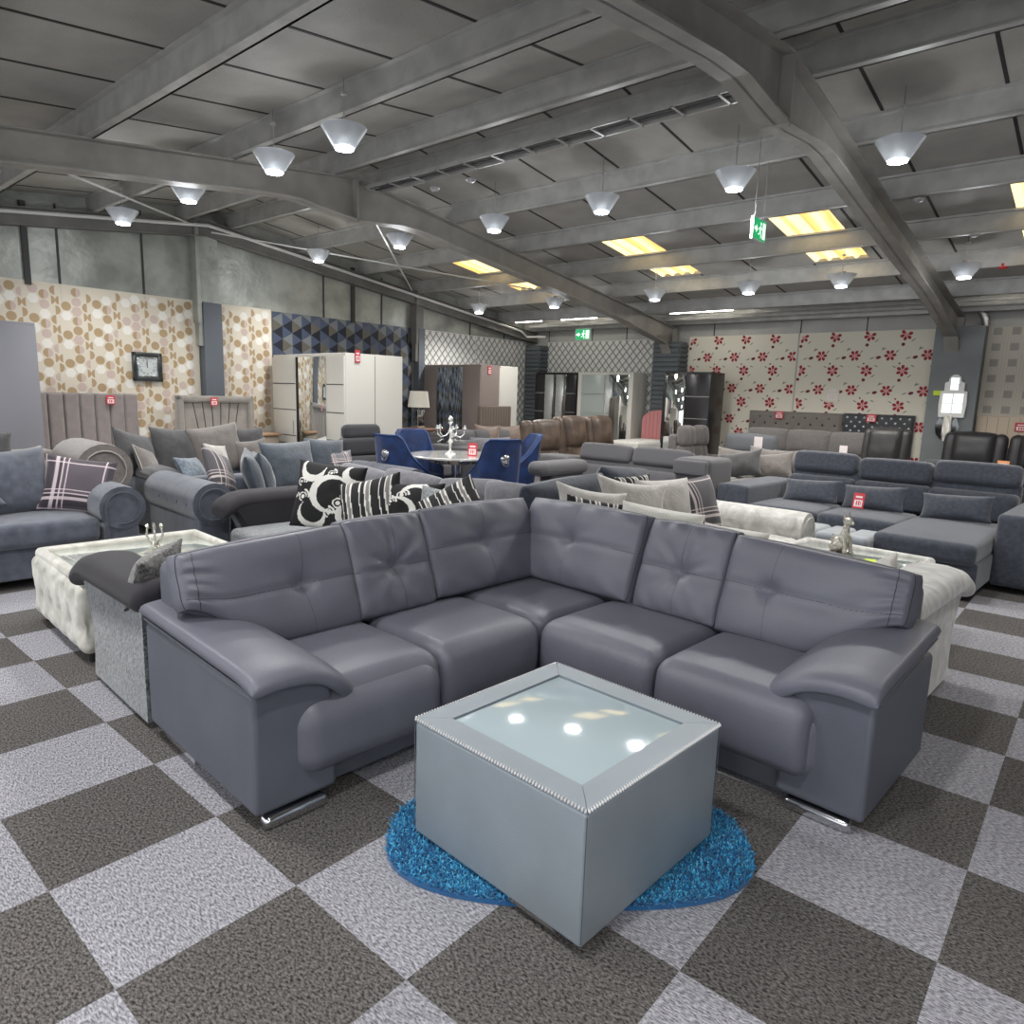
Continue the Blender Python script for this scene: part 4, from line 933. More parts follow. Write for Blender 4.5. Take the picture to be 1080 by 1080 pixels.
# -- blue grey roll-arm sofa with buttons
F_ = dict(fab=bluegrey, aw=.32, ah=.69, bh=.86, frame_h=.62, sh=.46, n=2, back='scatter', arms=('roll', 'roll'), buttons=True, pip=cslate, bt=.2)
sofa('button_arm_sofa', 'blue-grey sofa with buttoned rolled arm behind the dark-armed velvet sofa', 2.20, 4.60, 5.62, 6.75, 0, F_)
scatter('charcoal tartan cushion tilted over the buttoned arm', 2.66, 6.18, .50, -50, plaid_d, .44, .42, .16, .4, R(18), n=18)
scatter('small silver tassel cushion tip behind the charcoal tartan cushion', 2.74, 6.42, .66, -60, csilver, .30, .28, .12, .3, R(8), wr=.02)
scatter('narrow slate cushion seen edge-on beside the charcoal tartan cushion', 2.93, 6.1, .46, -25, cslate, .44, .44, .18, .3, R(-6))
scatter('rumpled slate cushion standing edge-on left of the big slate cushion', 3.04, 6.15, .46, -20, cslate, .42, .42, .2, .25, R(3), wr=.02)
scatter('big slate blue cushion on the buttoned sofa', 3.45, 6.38, .46, -80, cslate, .60, .50, .24, .32, R(0), wr=.02)
scatter('slate blue cushion behind the right of the big slate cushion', 3.92, 6.5, .50, -90, cslate, .46, .46, .18, .25, R(4))
scatter('grey tartan cushion standing upright at the right of the slate cushions', 4.08, 6.45, .47, -80, plaid_g, .34, .36, .14, .25, R(0), n=16)
# -- aubergine-arm velvet corner sofa directly behind the main sofa
E_ = dict(fab=crush, side=crush, arm=purp, aw=.24, ah=.62, bh=.82, frame_h=.60, sh=.37, back='scatter', framem=crush, seat=crush)
corner('velvet_corner_sofa', 'crushed silver velvet corner sofa with dark aubergine arms, back to back with the main sofa', [
    (.94, 3.05, 3.03, 3.92, 2, dict(E_, n=2, arms=(None, 'flare'))), (2.32, 3.25, 3.05, 5.52, -1, dict(E_, n=2, arms=('flare', None), ))])
scatter('black cushion with large white swirls, biggest of the patterned cushions', 2.72, 4.48, .44, 205, floral, .56, .50, .2, .25, R(3), pat=swirl(2), n=80)
scatter('black and white striped cushion right of the big swirl cushion', 2.80, 4.05, .44, 210, stripe, .48, .44, .18, .35, R(-14), pat=stripes(3), n=64)
scatter('black and white swirl cushion half hidden behind the striped cushion', 2.93, 3.78, .46, 205, floral, .5, .40, .16, .3, R(-3), pat=swirl(3), n=80)
scatter('small black and white striped cushion lying near the sofa corner', 2.88, 3.28, .62, 225, stripe, .40, .34, .14, .75, R(-30), pat=stripes(3.2, .3), n=60)
scatter('crushed silver cushion between the swirl cushion and the small striped cushion', 3.0, 3.5, .5, 205, crush, .4, .34, .15, .35, R(6))
scatter('crushed charcoal cushion peeping out behind the left end of the main sofa', 1.07, 3.22, .52, 125, crushd, .30, .25, .13, .45, R(10))
scatter('black cushion with a white swirl lying behind the left end of the main sofa', 1.55, 3.35, .46, 100, floral, .44, .34, .13, .8, R(8), pat=swirl(2), n=60)
# -- soft corner sofa beyond: lilac-grey and slate pillow backs seen from behind
T_ = dict(fab=bluegrey, aw=.25, ah=.6, bh=.8, frame_h=.62, sh=.44, back='scatter')
corner('pillow_back_corner_sofa', 'corner sofa seen from behind with soft lilac-grey and slate pillow backs', [
    (3.30, 4.25, 3.02, 5.45, 1, dict(T_, n=3, arms=(None, 'box'), fab=lilac)), (3.30, 5.0, 3.02, 3.95, 2, dict(T_, n=2, arms=('box', None), fab=denim))])
g_ = 'soft pillow backs of the rear corner sofa'
for (b_, w_, z_, lb, mm, ro) in ((5.12, .62, .46, 'lilac-grey pillow back farthest left, beside the tartan cushion', lilac, -5), (4.42, .68, .48, 'long lilac-grey pillow back behind the striped cushion', lilac, -3), (3.72, .66, .50, 'lilac-grey pillow back behind the small striped cushion', lilac, 4), (3.30, .44, .52, 'lilac-grey pillow back next to the corner, with a dark end', lilac, 0)):
    scatter(lb, 3.50 if b_ > 3.4 else 3.46, b_, z_, 8, mm, w_, .36, .24, .25, R(ro), n=16, corner_=-.2, wr=.02, name='back_pillow', group=g_)
for (a_, w_, z_, lb, ro) in ((3.72, .84, .60, 'long slate pillow back right of the corner', 3), (4.42, .60, .64, 'raised slate pillow back at the far end behind the silver cushions', -5)):
    scatter(lb, a_, 3.08, z_, 88, denim, w_, .31, .26, .2, R(ro), n=16, corner_=-.08, wr=.03, name='back_pillow', group=g_)
# -- silver velvet corner sofa behind the right wing
U_s = dict(fab=silver, aw=.30, ah=.64, bh=.8, frame_h=.60, sh=.44, back='scatter', bt=.2)
corner('silver_corner_sofa', 'pale silver velvet corner sofa with rounded arms behind the right wing of the main sofa', [
    (3.32, 5.60, 2.02, 2.95, 0, dict(U_s, n=3, arms=(None, 'roll'), aw=.26, ah=.63)), (3.24, 4.42, .74, 2.9, 1, dict(U_s, n=2, arms=('flare', None), ah=.62, sd=.8, aw=.27, side=silver, arm=silver))])
g_ = 'pale cushions along the silver corner sofa'
scatter('pale silver pointed cushion nearest the sofa corner', 3.52, 2.66, .52, -115, csilver, .52, .40, .16, .35, R(10), group=g_, corner_=.16)
scatter('pale silver cushion with a tall pointed ear in the middle of the row', 4.0, 2.66, .50, -110, csilver, .60, .44, .18, .32, R(8), group=g_, corner_=.18)
scatter('smooth pale silver cushion left of the charcoal tartan one', 4.36, 2.62, .47, -105, csilver, .50, .45, .18, .32, R(0), group=g_)
scatter('charcoal tartan cushion beside the silver rolled arm', 4.66, 2.56, .46, -105, plaid_d, .44, .46, .2, .35, R(-4), n=20)
scatter('black and white striped cushion top between silver cushions', 4.22, 2.82, .60, -95, stripe, .42, .32, .12, .2, R(0), pat=stripes(3), n=40)
scatter('long white boucle cushion behind the tufted backs of the main sofa', 3.60, 2.20, .50, -140, cwhite, .50, .33, .18, .25, R(8), n=18, wr=.015)
scatter('small white boucle cushion right of the long one', 3.72, 1.78, .46, -150, cwhite, .36, .30, .15, .3, R(6), n=14)
scatter('black and white patterned cushion corner near the slate pillow back', 3.38, 2.55, .52, -130, stripe, .36, .34, .12, .3, R(10), pat=stripes(3), n=40)
scatter('rumpled silver cushion on the white arm at the right end', 4.1, 1.12, .42, 100, csilver, .36, .26, .12, .6, R(6), wr=.02)
# -- tufted velvet coffee tables with glass tops
def tufted_table(label, a0, a1, b0, b1, h, m, rows, sides=('a0', 'b0', 'a1', 'b1')):
    c = Wab((a0 + a1) / 2, (b0 + b1) / 2); r = thing('tufted_table', label, 'table', c, AB); hx, hy = (a1 - a0) / 2, (b1 - b0) / 2
    st_ = .19
    def fn(p, u):
        x, y, z = p; top = u[2] > .9
        d = 0
        for ax, hh in ((0, hx), (1, hy)):
            o_ = 1 - ax
            if abs(u[ax]) > .92 and abs(u[2]) < .97:
                t = (p[o_] / st_); zz = (z + .2) / .16; k = round(zz); tt = t + (.5 if k % 2 else 0)
                q = (tt - round(tt)) * st_; w = (zz - k) * .16; dd = .022 * math.exp(-(q * q + w * w) / .0012) + .006 * math.exp(-(q * q) / .0003)
                if ax == 0: x -= dd * (1 if x > 0 else -1)
                else: y -= dd * (1 if y > 0 else -1)
        return (x, y, z)
    G().rb(-hx, hx, -hy, hy, .05, h, .05, 4, (44, 44, 16), fn).obj('tufted_body', m, r, ang=70)
    # raised padded rim and the glass
    g = G(); w = .10
    pts = []
    g.tube([(-hx + w * .55, -hy + w * .55, h), (hx - w * .55, -hy + w * .55, h), (hx - w * .55, hy - w * .55, h), (-hx + w * .55, hy - w * .55, h)], w * .42, 12, closed=True)
    g.v = [(x, y, z + .004 * sin(x * 33) + .004 * sin(y * 33)) for x, y, z in g.v]; g.obj('padded_rim', m, r, ang=80)
    G().rb(-hx + w, hx - w, -hy + w, hy - w, h, h + .018, .004, 2).obj('glass_top', mat('glass_pale', (170, 180, 172), .04, spec=1, coat=1), r)
    G().rb(-hx + w - .01, hx - w + .01, -hy + w - .01, hy - w + .01, h - .004, h + .012, .003, 2).obj('glass_bed', m, r)
    for sx in (-1, 1):
        for sy in (-1, 1): G().lathe([(.0, 0), (.025, 0), (.03, .06), (0, .06)], 12, at=(sx * (hx - .07), sy * (hy - .07), 0)).obj('foot', black, r)
    return r
tufted_table('ivory tufted velvet coffee table with glass top beside the aubergine-armed sofa', .95, 1.98, 3.96, 4.98, .42, ivory, 3)
tufted_table('pale tufted coffee table with glass top behind the right end of the main sofa', 4.56, 5.40, 1.08, 2.02, .42, silver, 3)
def figurine(label, a, b, z, h, n=7, seed=1):
    g = G(); rr = random.Random(seed); m = mat('silver_glitter', (205, 200, 192), .16, metal=.9, bump=(90, .8))
    def ball(x, y, zz, r_, sx=1, sy=1, sz=1): g.lathe([(r_ * sin(PI * k / 8), -r_ * cos(PI * k / 8)) for k in range(9)], 12, M=Tm(x, y, zz) @ Matrix.Diagonal((sx, sy, sz, 1)))
    k = h / .24
    # seated animal figure: haunches, chest, forelegs, neck, head with ears on a base
    g.lathe([(0, 0), (.065 * k, 0), (.065 * k, .012 * k), (0, .012 * k)], 16)
    ball(.012 * k, 0, .055 * k, .05 * k, 1, .8, .95); ball(-.015 * k, 0, .095 * k, .036 * k, .9, .85, 1.25); ball(.03 * k, .03 * k, .035 * k, .028 * k, 1.2, .6, .9); ball(.03 * k, -.03 * k, .035 * k, .028 * k, 1.2, .6, .9)
    for s_ in (-1, 1): g.tube([(-.03 * k, s_ * .018 * k, .1 * k), (-.042 * k, s_ * .02 * k, .05 * k), (-.045 * k, s_ * .02 * k, .012 * k)], [.012 * k, .01 * k, .013 * k], 8)
    g.tube([(-.018 * k, 0, .13 * k), (-.022 * k, 0, .175 * k)], [.02 * k, .016 * k], 8); ball(-.028 * k, 0, .19 * k, .026 * k, 1.25, .9, .9); ball(-.058 * k, 0, .182 * k, .012 * k, 1.3, .9, .8)
    for s_ in (-1, 1): g.tube([(-.018 * k, s_ * .014 * k, .205 * k), (-.012 * k, s_ * .02 * k, .24 * k)], [.009 * k, .002 * k], 6)
    g.tube([(.055 * k, 0, .03 * k), (.08 * k, 0, .06 * k), (.075 * k, 0, .1 * k)], [.008 * k, .007 * k, .003 * k], 6)
    o = g.obj('silver_figurine', m); o.location = Wab(a, b, z); o.rotation_euler = (0, 0, AB + R(60)); tag(o, label, 'ornament')
def branch_ornament(label, a, b, z, h):
    g = G(); rr = random.Random(4); m = mat('silver_glitter', (205, 200, 192), .16, metal=.9, bump=(90, .8))
    g.lathe([(0, 0), (.04, 0), (.035, .012), (.014, .03), (.02, .05), (.028, .07), (.02, .09), (.01, .1)], 14)
    for k in range(6):
        an = k * PI / 3; x, y = cos(an), sin(an); t = .05; g.tube([(0, 0, .085), (x * t * .6, y * t * .6, .10), (x * t, y * t, .14), (x * t * .85, y * t * .85, h - .01 - .01 * (k % 2))], [.006, .006, .005, .004], 6)
        g.lathe([(0, 0), (.009, .008), (.011, .018), (0, .03)], 8, at=(x * t * .85, y * t * .85, h - .02))
    o = g.obj('silver_ornament', m); o.location = Wab(a, b, z); tag(o, label, 'ornament')
branch_ornament('small branching silver ornament on the ivory tufted table', 1.46, 4.34, .438, .2)
figurine('glittering silver seated figurine on the glass of the pale tufted table', 5.05, 1.62, .438, .30)
ysl = mat('neon_paper', (206, 228, 60), .6)
for (lb, a, b, z, rz) in (('yellow price ticket lying on the ivory tufted table', 1.30, 4.36, .4385, .3), ('yellow price ticket lying on the glass of the pale tufted table', 4.98, 1.40, .4385, .5)):
    o = G().rb(-.05, .05, -.035, .035, 0, .002, .001, 1).obj('price_ticket', ysl); o.location = Wab(a, b, z); o.rotation_euler = (0, 0, AB + rz); tag(o, lb, 'ticket')
# -- big slate sofa with raised headrests and chaise, right
Y_ = dict(fab=slate, aw=.34, ah=.62, bh=.92, sh=.45, back='headrest', seat=slate, bt=.12, sd=.50)
corner('chaise_sofa', 'slate blue chaise sofa with adjustable headrests and a red sale tag, at the right', [
    (6.72, 7.92, 1.72, 3.46, -1, dict(Y_, n=2, hr=(.9, .25)[::1], arms=('box', None), sd=.66)),
    (6.12, 7.92, 1.0, 1.74, -1, dict(Y_, n=1, hr=(1.25,), arms=(None, None), sd=1.30, frame_h=.8, AD=1.2)),
    (6.62, 7.92, .66, 1.02, -1, dict(Y_, n=1, arms=(None, 'box'), back='none', sd=.01, ah=.64, aw=.355, feet=False))][:2] , cat='corner sofa')
r_ = [o for o in C.objects if o.name == 'chaise_sofa'][0]
inv = (Matrix.Translation(r_.location) @ Matrix.Rotation(AB, 4, 'Z')).inverted(); Tq = inv @ Matrix.Rotation(AB, 4, 'Z')
G().rb(6.72, 7.92, .66, .995, .05, .64, .04, 3, (3, 1, 1)).obj('arm', slate, r_, T=Tq)
for (b_, lb) in ((2.70, 'narrow slate bolster cushion on the left seat of the chaise sofa'), (2.10, 'narrow slate bolster cushion on the middle seat behind the red tag'), (1.40, 'narrow slate bolster cushion on the chaise seat')):
    scatter(lb, 7.30, b_, .465, 180, slate, .56, .25, .14, .45, R(-3), n=14, name='bolster_cushion', group='slate bolsters on the chaise sofa')
# -- pale blue-grey bench in front of it
r = thing('padded_bench', 'low pale blue-grey channelled bench in front of the slate chaise sofa', 'bench', Wab(6.18, 2.36), AB)
fb = mat('ice_grey_velvet', (130, 136, 142), .6, nz=(8, .15), sheen=.5)
G().rb(-.22, .22, -.62, .62, .06, .28, .03, 2).obj('base', fb, r)
for k in range(6): G().rb(-.24, .24, -.64 + k * .2137, -.64 + (k + 1) * .2137 - .004, .27, .41, .045, 4, 2).obj('channel_cushion', fb, r)
for sx in (-1, 1):
    for sy in (-1, 1): G().rb(sx * .18 - .02, sx * .18 + .02, sy * .55 - .02, sy * .55 + .02, 0, .07, .006, 2).obj('foot', black, r)
# -- grey corner sofa with rolled headrests in the centre
hs = dict(fab=midgrey, aw=.3, ah=.62, bh=.86, sh=.42, back='headrest', bt=.14, hr=(1, 1), seat=midgrey)
corner('headrest_corner_sofa', 'mid grey corner sofa with two rounded headrests and a slab arm pad', [
    (6.15, 7.15, 3.95, 5.55, -1, dict(hs, n=2, hr=(1, 1), arms=(None, None), sd=.72)), (5.75, 7.15, 5.0, 5.9, 0, dict(hs, n=1, arms=('slab', None), back='none', ah=.7, aw=.3))][:1])
r_ = [o for o in C.objects if o.name == 'headrest_corner_sofa'][0]; inv = (Matrix.Translation(r_.location) @ Matrix.Rotation(AB, 4, 'Z')).inverted(); Tq = inv @ Matrix.Rotation(AB, 4, 'Z')
G().rb(6.05, 7.15, 5.56, 6.1, .05, .42, .05, 3, 3).obj('seat_cushion', midgrey, r_, T=Tq)
G().rb(6.75, 7.15, 5.56, 6.1, .3, .72, .07, 4, 2).obj('back_cushion', midgrey, r_, T=Tq)
G().rb(5.72, 6.55, 5.0, 5.28, .58, .74, .075, 5, 2).obj('arm_pad', midgrey, r_, T=Tq); G().rb(5.9, 6.5, 5.04, 5.24, .05, .60, .05, 3, 1).obj('arm', dkgrey, r_, T=Tq)
# end unit: a folded backrest on a boxy seat
G().rb(6.62, 7.15, 3.50, 3.93, .42, .86, .06, 4, 3).obj('backrest', midgrey, r_, T=Tq); G().rb(6.58, 6.64, 3.52, 3.92, .68, .84, .025, 4, 2).obj('backrest_flap', midgrey, r_, T=Tq)
G().rb(6.35, 7.15, 3.48, 3.93, .06, .44, .03, 3, 3).obj('seat_base', dkgrey, r_, T=Tq)
for b_ in (3.6, 3.86): G().lathe([(0, 0), (.012, 0), (.012, .05), (0, .05)], 10, M=Tq @ Tm(6.6, b_, .44)).obj('hinge', chrome, r_)
# -- grey fabric sofa with headrest, left of the dining set
sofa('headrest_sofa', 'charcoal grey sofa with one raised pillow headrest in front of the white wardrobe', 4.85, 6.55, 6.98, 7.84, 0, dict(fab=dkgrey, seat=midgrey, aw=.25, ah=.6, bh=.85, sh=.54, n=2, back='headrest', hr=(.0, .0), arms=(None, 'box'), sd=.66))
r_ = [o for o in C.objects if o.name.startswith('headrest_sofa')][-1]
g = G(); g.rb(-.28, .28, -.085, .085, 0, .20, .075, 5, 3); g.obj('headrest', dkgrey, r_, T=Tm(-.50, .74, .83, rx=-.2))
# -- long grey sofa behind the dining table
corner('long_grey_sofa', 'long grey fabric sofa behind the dining table with two brown satin cushions', [
    (6.85, 8.65, 7.5, 8.36, 0, dict(fab=midgrey, seat=midgrey, aw=.3, ah=.68, bh=.86, sh=.46, n=3, back='cushion', arms=('box', 'box')))], cat='sofa')
scatter('plain grey cushion lying behind the candelabra', 7.1, 7.75, .46, -100, midgrey, .5, .36, .16, .5, 0)
scatter('flat light grey cushion in front of the brown satin cushions', 7.65, 7.78, .46, -110, lilac, .7, .4, .18, .6, 0)
scatter('brown satin cushion with pointed corners, left of the pair', 7.85, 8.1, .58, -110, cbrown, .48, .42, .14, .3, R(3), corner_=.16)
scatter('brown satin cushion with pointed corners, right of the pair', 8.38, 8.08, .57, -110, cbrown, .5, .42, .14, .3, R(-3), corner_=.16)
# -- brown leather recliners
def recl(lb, a0, a1, b0, b1, n, m, bh=1.06, k=0, arms=('puff', 'puff'), back='wing', nm='recliner_sofa', cat='sofa', group=None, aw=.24, ah=.62):
    return sofa(nm, lb, a0, a1, b0, b1, k, dict(fab=m, seat=m, aw=aw, ah=ah, bh=bh, sh=.46, n=n, back=back, arms=arms, sd=.62), cat=cat, group=group)
recl('brown leather recliner armchair nearest the dining table', 7.2, 8.0, 5.95, 6.85, 1, brown, 1.07, nm='recliner_armchair', cat='armchair')
recl('brown leather two seater recliner between the two brown armchairs', 8.05, 9.45, 6.15, 6.98, 2, brown, 1.12)
recl('brown leather recliner armchair farthest right of the brown group', 9.35, 10.1, 6.9, 7.55, 1, brown, 1.06, nm='recliner_armchair', cat='armchair')
recl('grey fabric two seater with four-part padded back in front of the black wardrobe', 9.5, 10.65, 5.08, 5.88, 2, taupe, 1.07, back='tuft4', aw=.16, ah=.6)
# -- grey sofa with chaise and loose cushions
corner('loose_cushion_sofa', 'soft taupe grey sofa with loose cushions right of the centre headrest sofa', [
    (7.9, 9.25, 3.5, 4.6, -1, dict(fab=taupe, aw=.2, ah=.55, bh=.84, frame_h=.76, sh=.49, n=2, back='scatter', arms=(None, None), sd=1.1))], cat='sofa')
g_ = 'loose cushions on the taupe grey sofa'
for (a, b, z, w_, lb, ro) in ((9.0, 4.42, .5, .5, 'taupe cushion standing at the left back of the taupe sofa', 4), (8.55, 4.1, .5, .56, 'long dark taupe cushion lying across the taupe sofa', -12), (9.0, 3.98, .54, .46, 'pointed taupe cushion in the middle of the taupe sofa back', 6), (9.05, 3.68, .54, .4, 'pointed taupe cushion at the right back of the taupe sofa', -4), (8.75, 3.75, .5, .5, 'taupe cushion leaning in front of the right pointed cushion', -8)):
    scatter(lb, a, b, z, 190, ctaupe if 'dark' not in lb else cdark, w_, .36, .15, .45, R(ro), group=g_, corner_=.12)
# -- rows of grey recliners before the flower wallpaper
recl('pale grey fabric recliner sofa with padded head cushions in front of the grey headboard', 10.02, 10.72, 3.06, 4.95, 3, taupe, 1.05, k=-1, back='puffy', arms=(None, None))
recl('darker low grey sofa with round bolsters left of the pale grey recliner', 9.25, 10.0, 4.18, 4.95, 1, mat('storm_grey_fabric', (92, 94, 98), .9, nz=(60, .1), bump=(250, .3)), .98, k=-1, arms=(None, None), back='puffy')
recl('espresso leather recliner armchair turned side-on before the black headboard', 9.1, 9.95, 2.46, 3.03, 1, darkl, 1.14, k=-1, arms=('puff', 'puff'), nm='recliner_armchair', cat='armchair')
recl('low dark grey sofa between the espresso armchair and the black recliner', 8.95, 9.75, 1.35, 2.35, 1, dkgrey, .82, k=-1, arms=('box', None), back='cushion', aw=.14, ah=.5)
sofa('recliner_sofa', 'black leather recliner sofa with seamed backs at the right edge', 10.45, 11.4, .15, 2.42, -1, dict(fab=blackl, seat=blackl, aw=.22, ah=.64, bh=1.10, sh=.47, n=3, back='wing', arms=('puff', 'puff'), sd=.6))
# ================================================================= DINING SET, BEDS, WARDROBES, SMALL THINGS
marble = mat('white_marble', (200, 198, 195), .15, nz=(5, .2), dist=2, coat=.5); gold = mat('champagne_steel', (190, 178, 160), .15, metal=.9)
TC = (5.42, 6.12)
def dining_table():
    r = thing('dining_table', 'round white marble dining table between the blue velvet chairs', 'table', Wab(*TC), AB)
    G().lathe([(0, .725), (.54, .725), (.56, .735), (.56, .75), (.55, .757), (0, .757)], 56).obj('tabletop', marble, r, ang=30)
    g = G(); n = 16
    for k in range(n): a = 2 * PI * k / n; g.rb(-.05, .05, -.008, .008, .665, .725, .006, 2, M=Matrix.Rotation(a, 4, 'Z') @ Tm(.30, 0, 0) @ Matrix.Rotation(PI / 2, 4, 'Z'))
    g.lathe([(0, .66), (.28, .66), (.28, .72), (0, .72)], 30); g.obj('apron', gold, r)
    G().lathe([(0, .02), (.05, .02), (.05, .66), (0, .66)], 20).obj('pillar', chrome, r)
    G().lathe([(0, 0), (.30, 0), (.30, .015), (.06, .03), (0, .03)], 36).obj('foot_plate', chrome, r)
dining_table()
def chair(label, a, b, face, proto=[None]):
    rz = AB + R(face + 90)
    if proto[0] is None:
        r = empty('dining_chair', (0, 0, 0)); W = .45
        G().rb(-W / 2 + .02, W / 2 - .02, -.24, .2, .36, .49, .045, 4, 4).obj('seat', blue, r)
        # wrapped back: a curved shell that sweeps down into the arms
        vs = []; fs = []; N, M_ = 18, 8
        for side in (0, 1):
            for k in range(N + 1):
                t = -1 + 2 * k / N; w_ = W / 2
                if abs(t) < .55: x = w_ * t / .55 * .96; y = .22 - .04 * (t / .55) ** 2; top = 1.0
                else: e = (abs(t) - .55) / .45; x = (w_ * .96 + .03 * e) * (1 if t > 0 else -1); y = .18 - .36 * e; top = 1.0 - .44 * e ** .55
                x2 = x * (1 - (0 if side else .13)); y2 = y - (0 if side else .055)
                for j in range(M_ + 1):
                    v = j / M_; z = .34 + (top - .34) * v; lean = .12 * (z - .34) / .66 * (1 - abs(t) * .5)
                    vs.append((x2, y2 + lean, z))
        Q = (N + 1) * (M_ + 1)
        for k in range(N):
            for j in range(M_):
                q = (k * (M_ + 1) + j, (k + 1) * (M_ + 1) + j, (k + 1) * (M_ + 1) + j + 1, k * (M_ + 1) + j + 1); fs.append(q); fs.append(tuple(reversed([i + Q for i in q])))
        ring = [(k) * (M_ + 1) for k in range(N)] + [N * (M_ + 1) + j for j in range(M_)] + [(N - k) * (M_ + 1) + M_ for k in range(N)] + [M_ - j for j in range(M_)]
        for k in range(len(ring)): p, q = ring[k], ring[(k + 1) % len(ring)]; fs.append((q, p, p + Q, q + Q))
        G().add(vs, fs).obj('backrest', blue, r, ang=60)
        g = G(); rim = [vs[Q + k * (M_ + 1) + M_] for k in range(N + 1)]; g.tube(rim, .009, 6); g.obj('piping', mat('blue_piping', (26, 62, 118), .5), r)
        g = G()
        for (x, z) in ((-.1, .85), (.1, .85), (0, .75), (-.1, .65), (.1, .65)): g.lathe([(0, -.006), (.012, -.003), (.012, .004), (0, .006)], 8, M=Tm(x, .155 + .06 * (z - .4), z, rx=PI / 2))
        g.obj('button', blue, r)
        kn = G(); kn.lathe([(0, 0), (.052, .0), (.055, .012), (.04, .028), (0, .036)], 20, M=Tm(0, .285, .8, rx=-PI / 2)); kn.tube([(.04 * cos(t), .312, .765 + .04 * sin(t)) for t in [PI + PI * k / 10 for k in range(11)]], .006, 6)
        for s_ in (-1, 1): kn.lathe([(0, 0), (.012, .004), (0, .012)], 8, M=Tm(s_ * .018, .31, .81, rx=-PI / 2))
        kn.obj('lion_knocker', chrome, r)
        for sx in (-1, 1):
            for (y, dy) in ((-.18, -.02), (.17, .06)): G().tube([(sx * .19, y, .37), (sx * .21, y + dy, 0)], [.02, .012], 8).obj('leg', chrome, r)
        proto[0] = r; o = r
    else: o = copy_tree(proto[0])
    o.location = Wab(a, b); o.rotation_euler = (0, 0, rz); tag(o, label, 'chair', 'blue velvet chairs around the marble table')
chair('blue velvet dining chair showing its silver knocker, left of the table', 4.78, 6.26, 8)
chair('blue velvet dining chair showing its buttoned inside, behind the left chair', 5.35, 6.70, -105)
chair('blue velvet dining chair showing its silver knocker, right of the table', 5.30, 5.38, 72)
chair('blue velvet dining chair mostly hidden behind the right-hand one', 6.08, 5.80, 150)
def candelabra():
    m = mat('pale_silver', (226, 226, 224), .2, metal=.6); r = thing('candelabra', 'ornate pale silver five-arm candelabra on the marble table', 'candelabra', Wab(TC[0] - .02, TC[1] + .08, .757), AB)
    G().lathe([(0, 0), (.07, 0), (.065, .012), (.025, .03), (.014, .05), (.014, .12), (.028, .15), (.014, .18), (.012, .24), (.03, .27), (.012, .30), (.012, .34), (.03, .37), (.014, .385), (0, .385)], 20).obj('stem', m, r)
    for k in range(5):
        a = 2 * PI * k / 5 + .4; x, y = cos(a), sin(a); g = G()
        g.tube([(x * .01, y * .01, .27), (x * .06, y * .06, .22), (x * .12, y * .12, .20), (x * .165, y * .165, .24), (x * .17, y * .17, .30)], .007, 8); g.lathe([(0, .29), (.03, .30), (.032, .305), (.014, .31), (.014, .34), (0, .34)], 12, at=(x * .17, y * .17, 0))
        for q in range(3): g.lathe([(0, -.012), (.007, 0), (0, .012)], 6, at=(x * (.12 + .02 * q), y * (.12 + .02 * q), .17 - .01 * q))
        g.obj('candle_arm', m, r)
    G().lathe([(0, .385), (.025, .39), (.03, .41), (.02, .43), (.012, .44), (.0, .45)], 12).obj('finial', m, r)
candelabra()
redc = mat('sale_red', (200, 62, 72), .5); whc = mat('sale_white', (235, 225, 225), .5)
def tagcard(label, pos, rz, w=.1, h=.14, lean=0, front=None, name='price_tag', grp='red and white price tags'):
    """small printed card facing local -y"""
    g = G(); g.rb(-w / 2, w / 2, -.002, .002, 0, h, .0015, 1); mm = [front or redc, whc]
    g.box(-w * .36, w * .36, -.0034, -.0022, h * .12, h * .55, 1); g.box(-w * .3, w * .3, -.0034, -.0022, h * .68, h * .80, 1)
    for (x0, x1, z0, z1) in ((-.2, -.08, .2, .48), (.0, .12, .2, .48), (.18, .24, .2, .48)): g.box(w * x0, w * x1, -.0042, -.0035, h * z0, h * z1, 0)
    o = g.obj(name, mm, None, False); o.location = pos; o.rotation_euler = (-lean, 0, rz); tag(o, label, 'price tag', grp); return o
tagcard('red and white price tag standing on the marble table', Wab(TC[0] + .02, TC[1] - .26, .757), AB - R(60), .11, .15, .1)
tagcard('red and white price tag on the middle seat of the slate chaise sofa', Wab(7.08, 2.17, .49), AB - PI / 2, .10, .15, .25)
tagcard('orange price tag on the black leather recliner', Wab(10.75, 1.62, .66), AB - PI / 2, .13, .17, .3, mat('tag_orange', (222, 150, 96), .6))
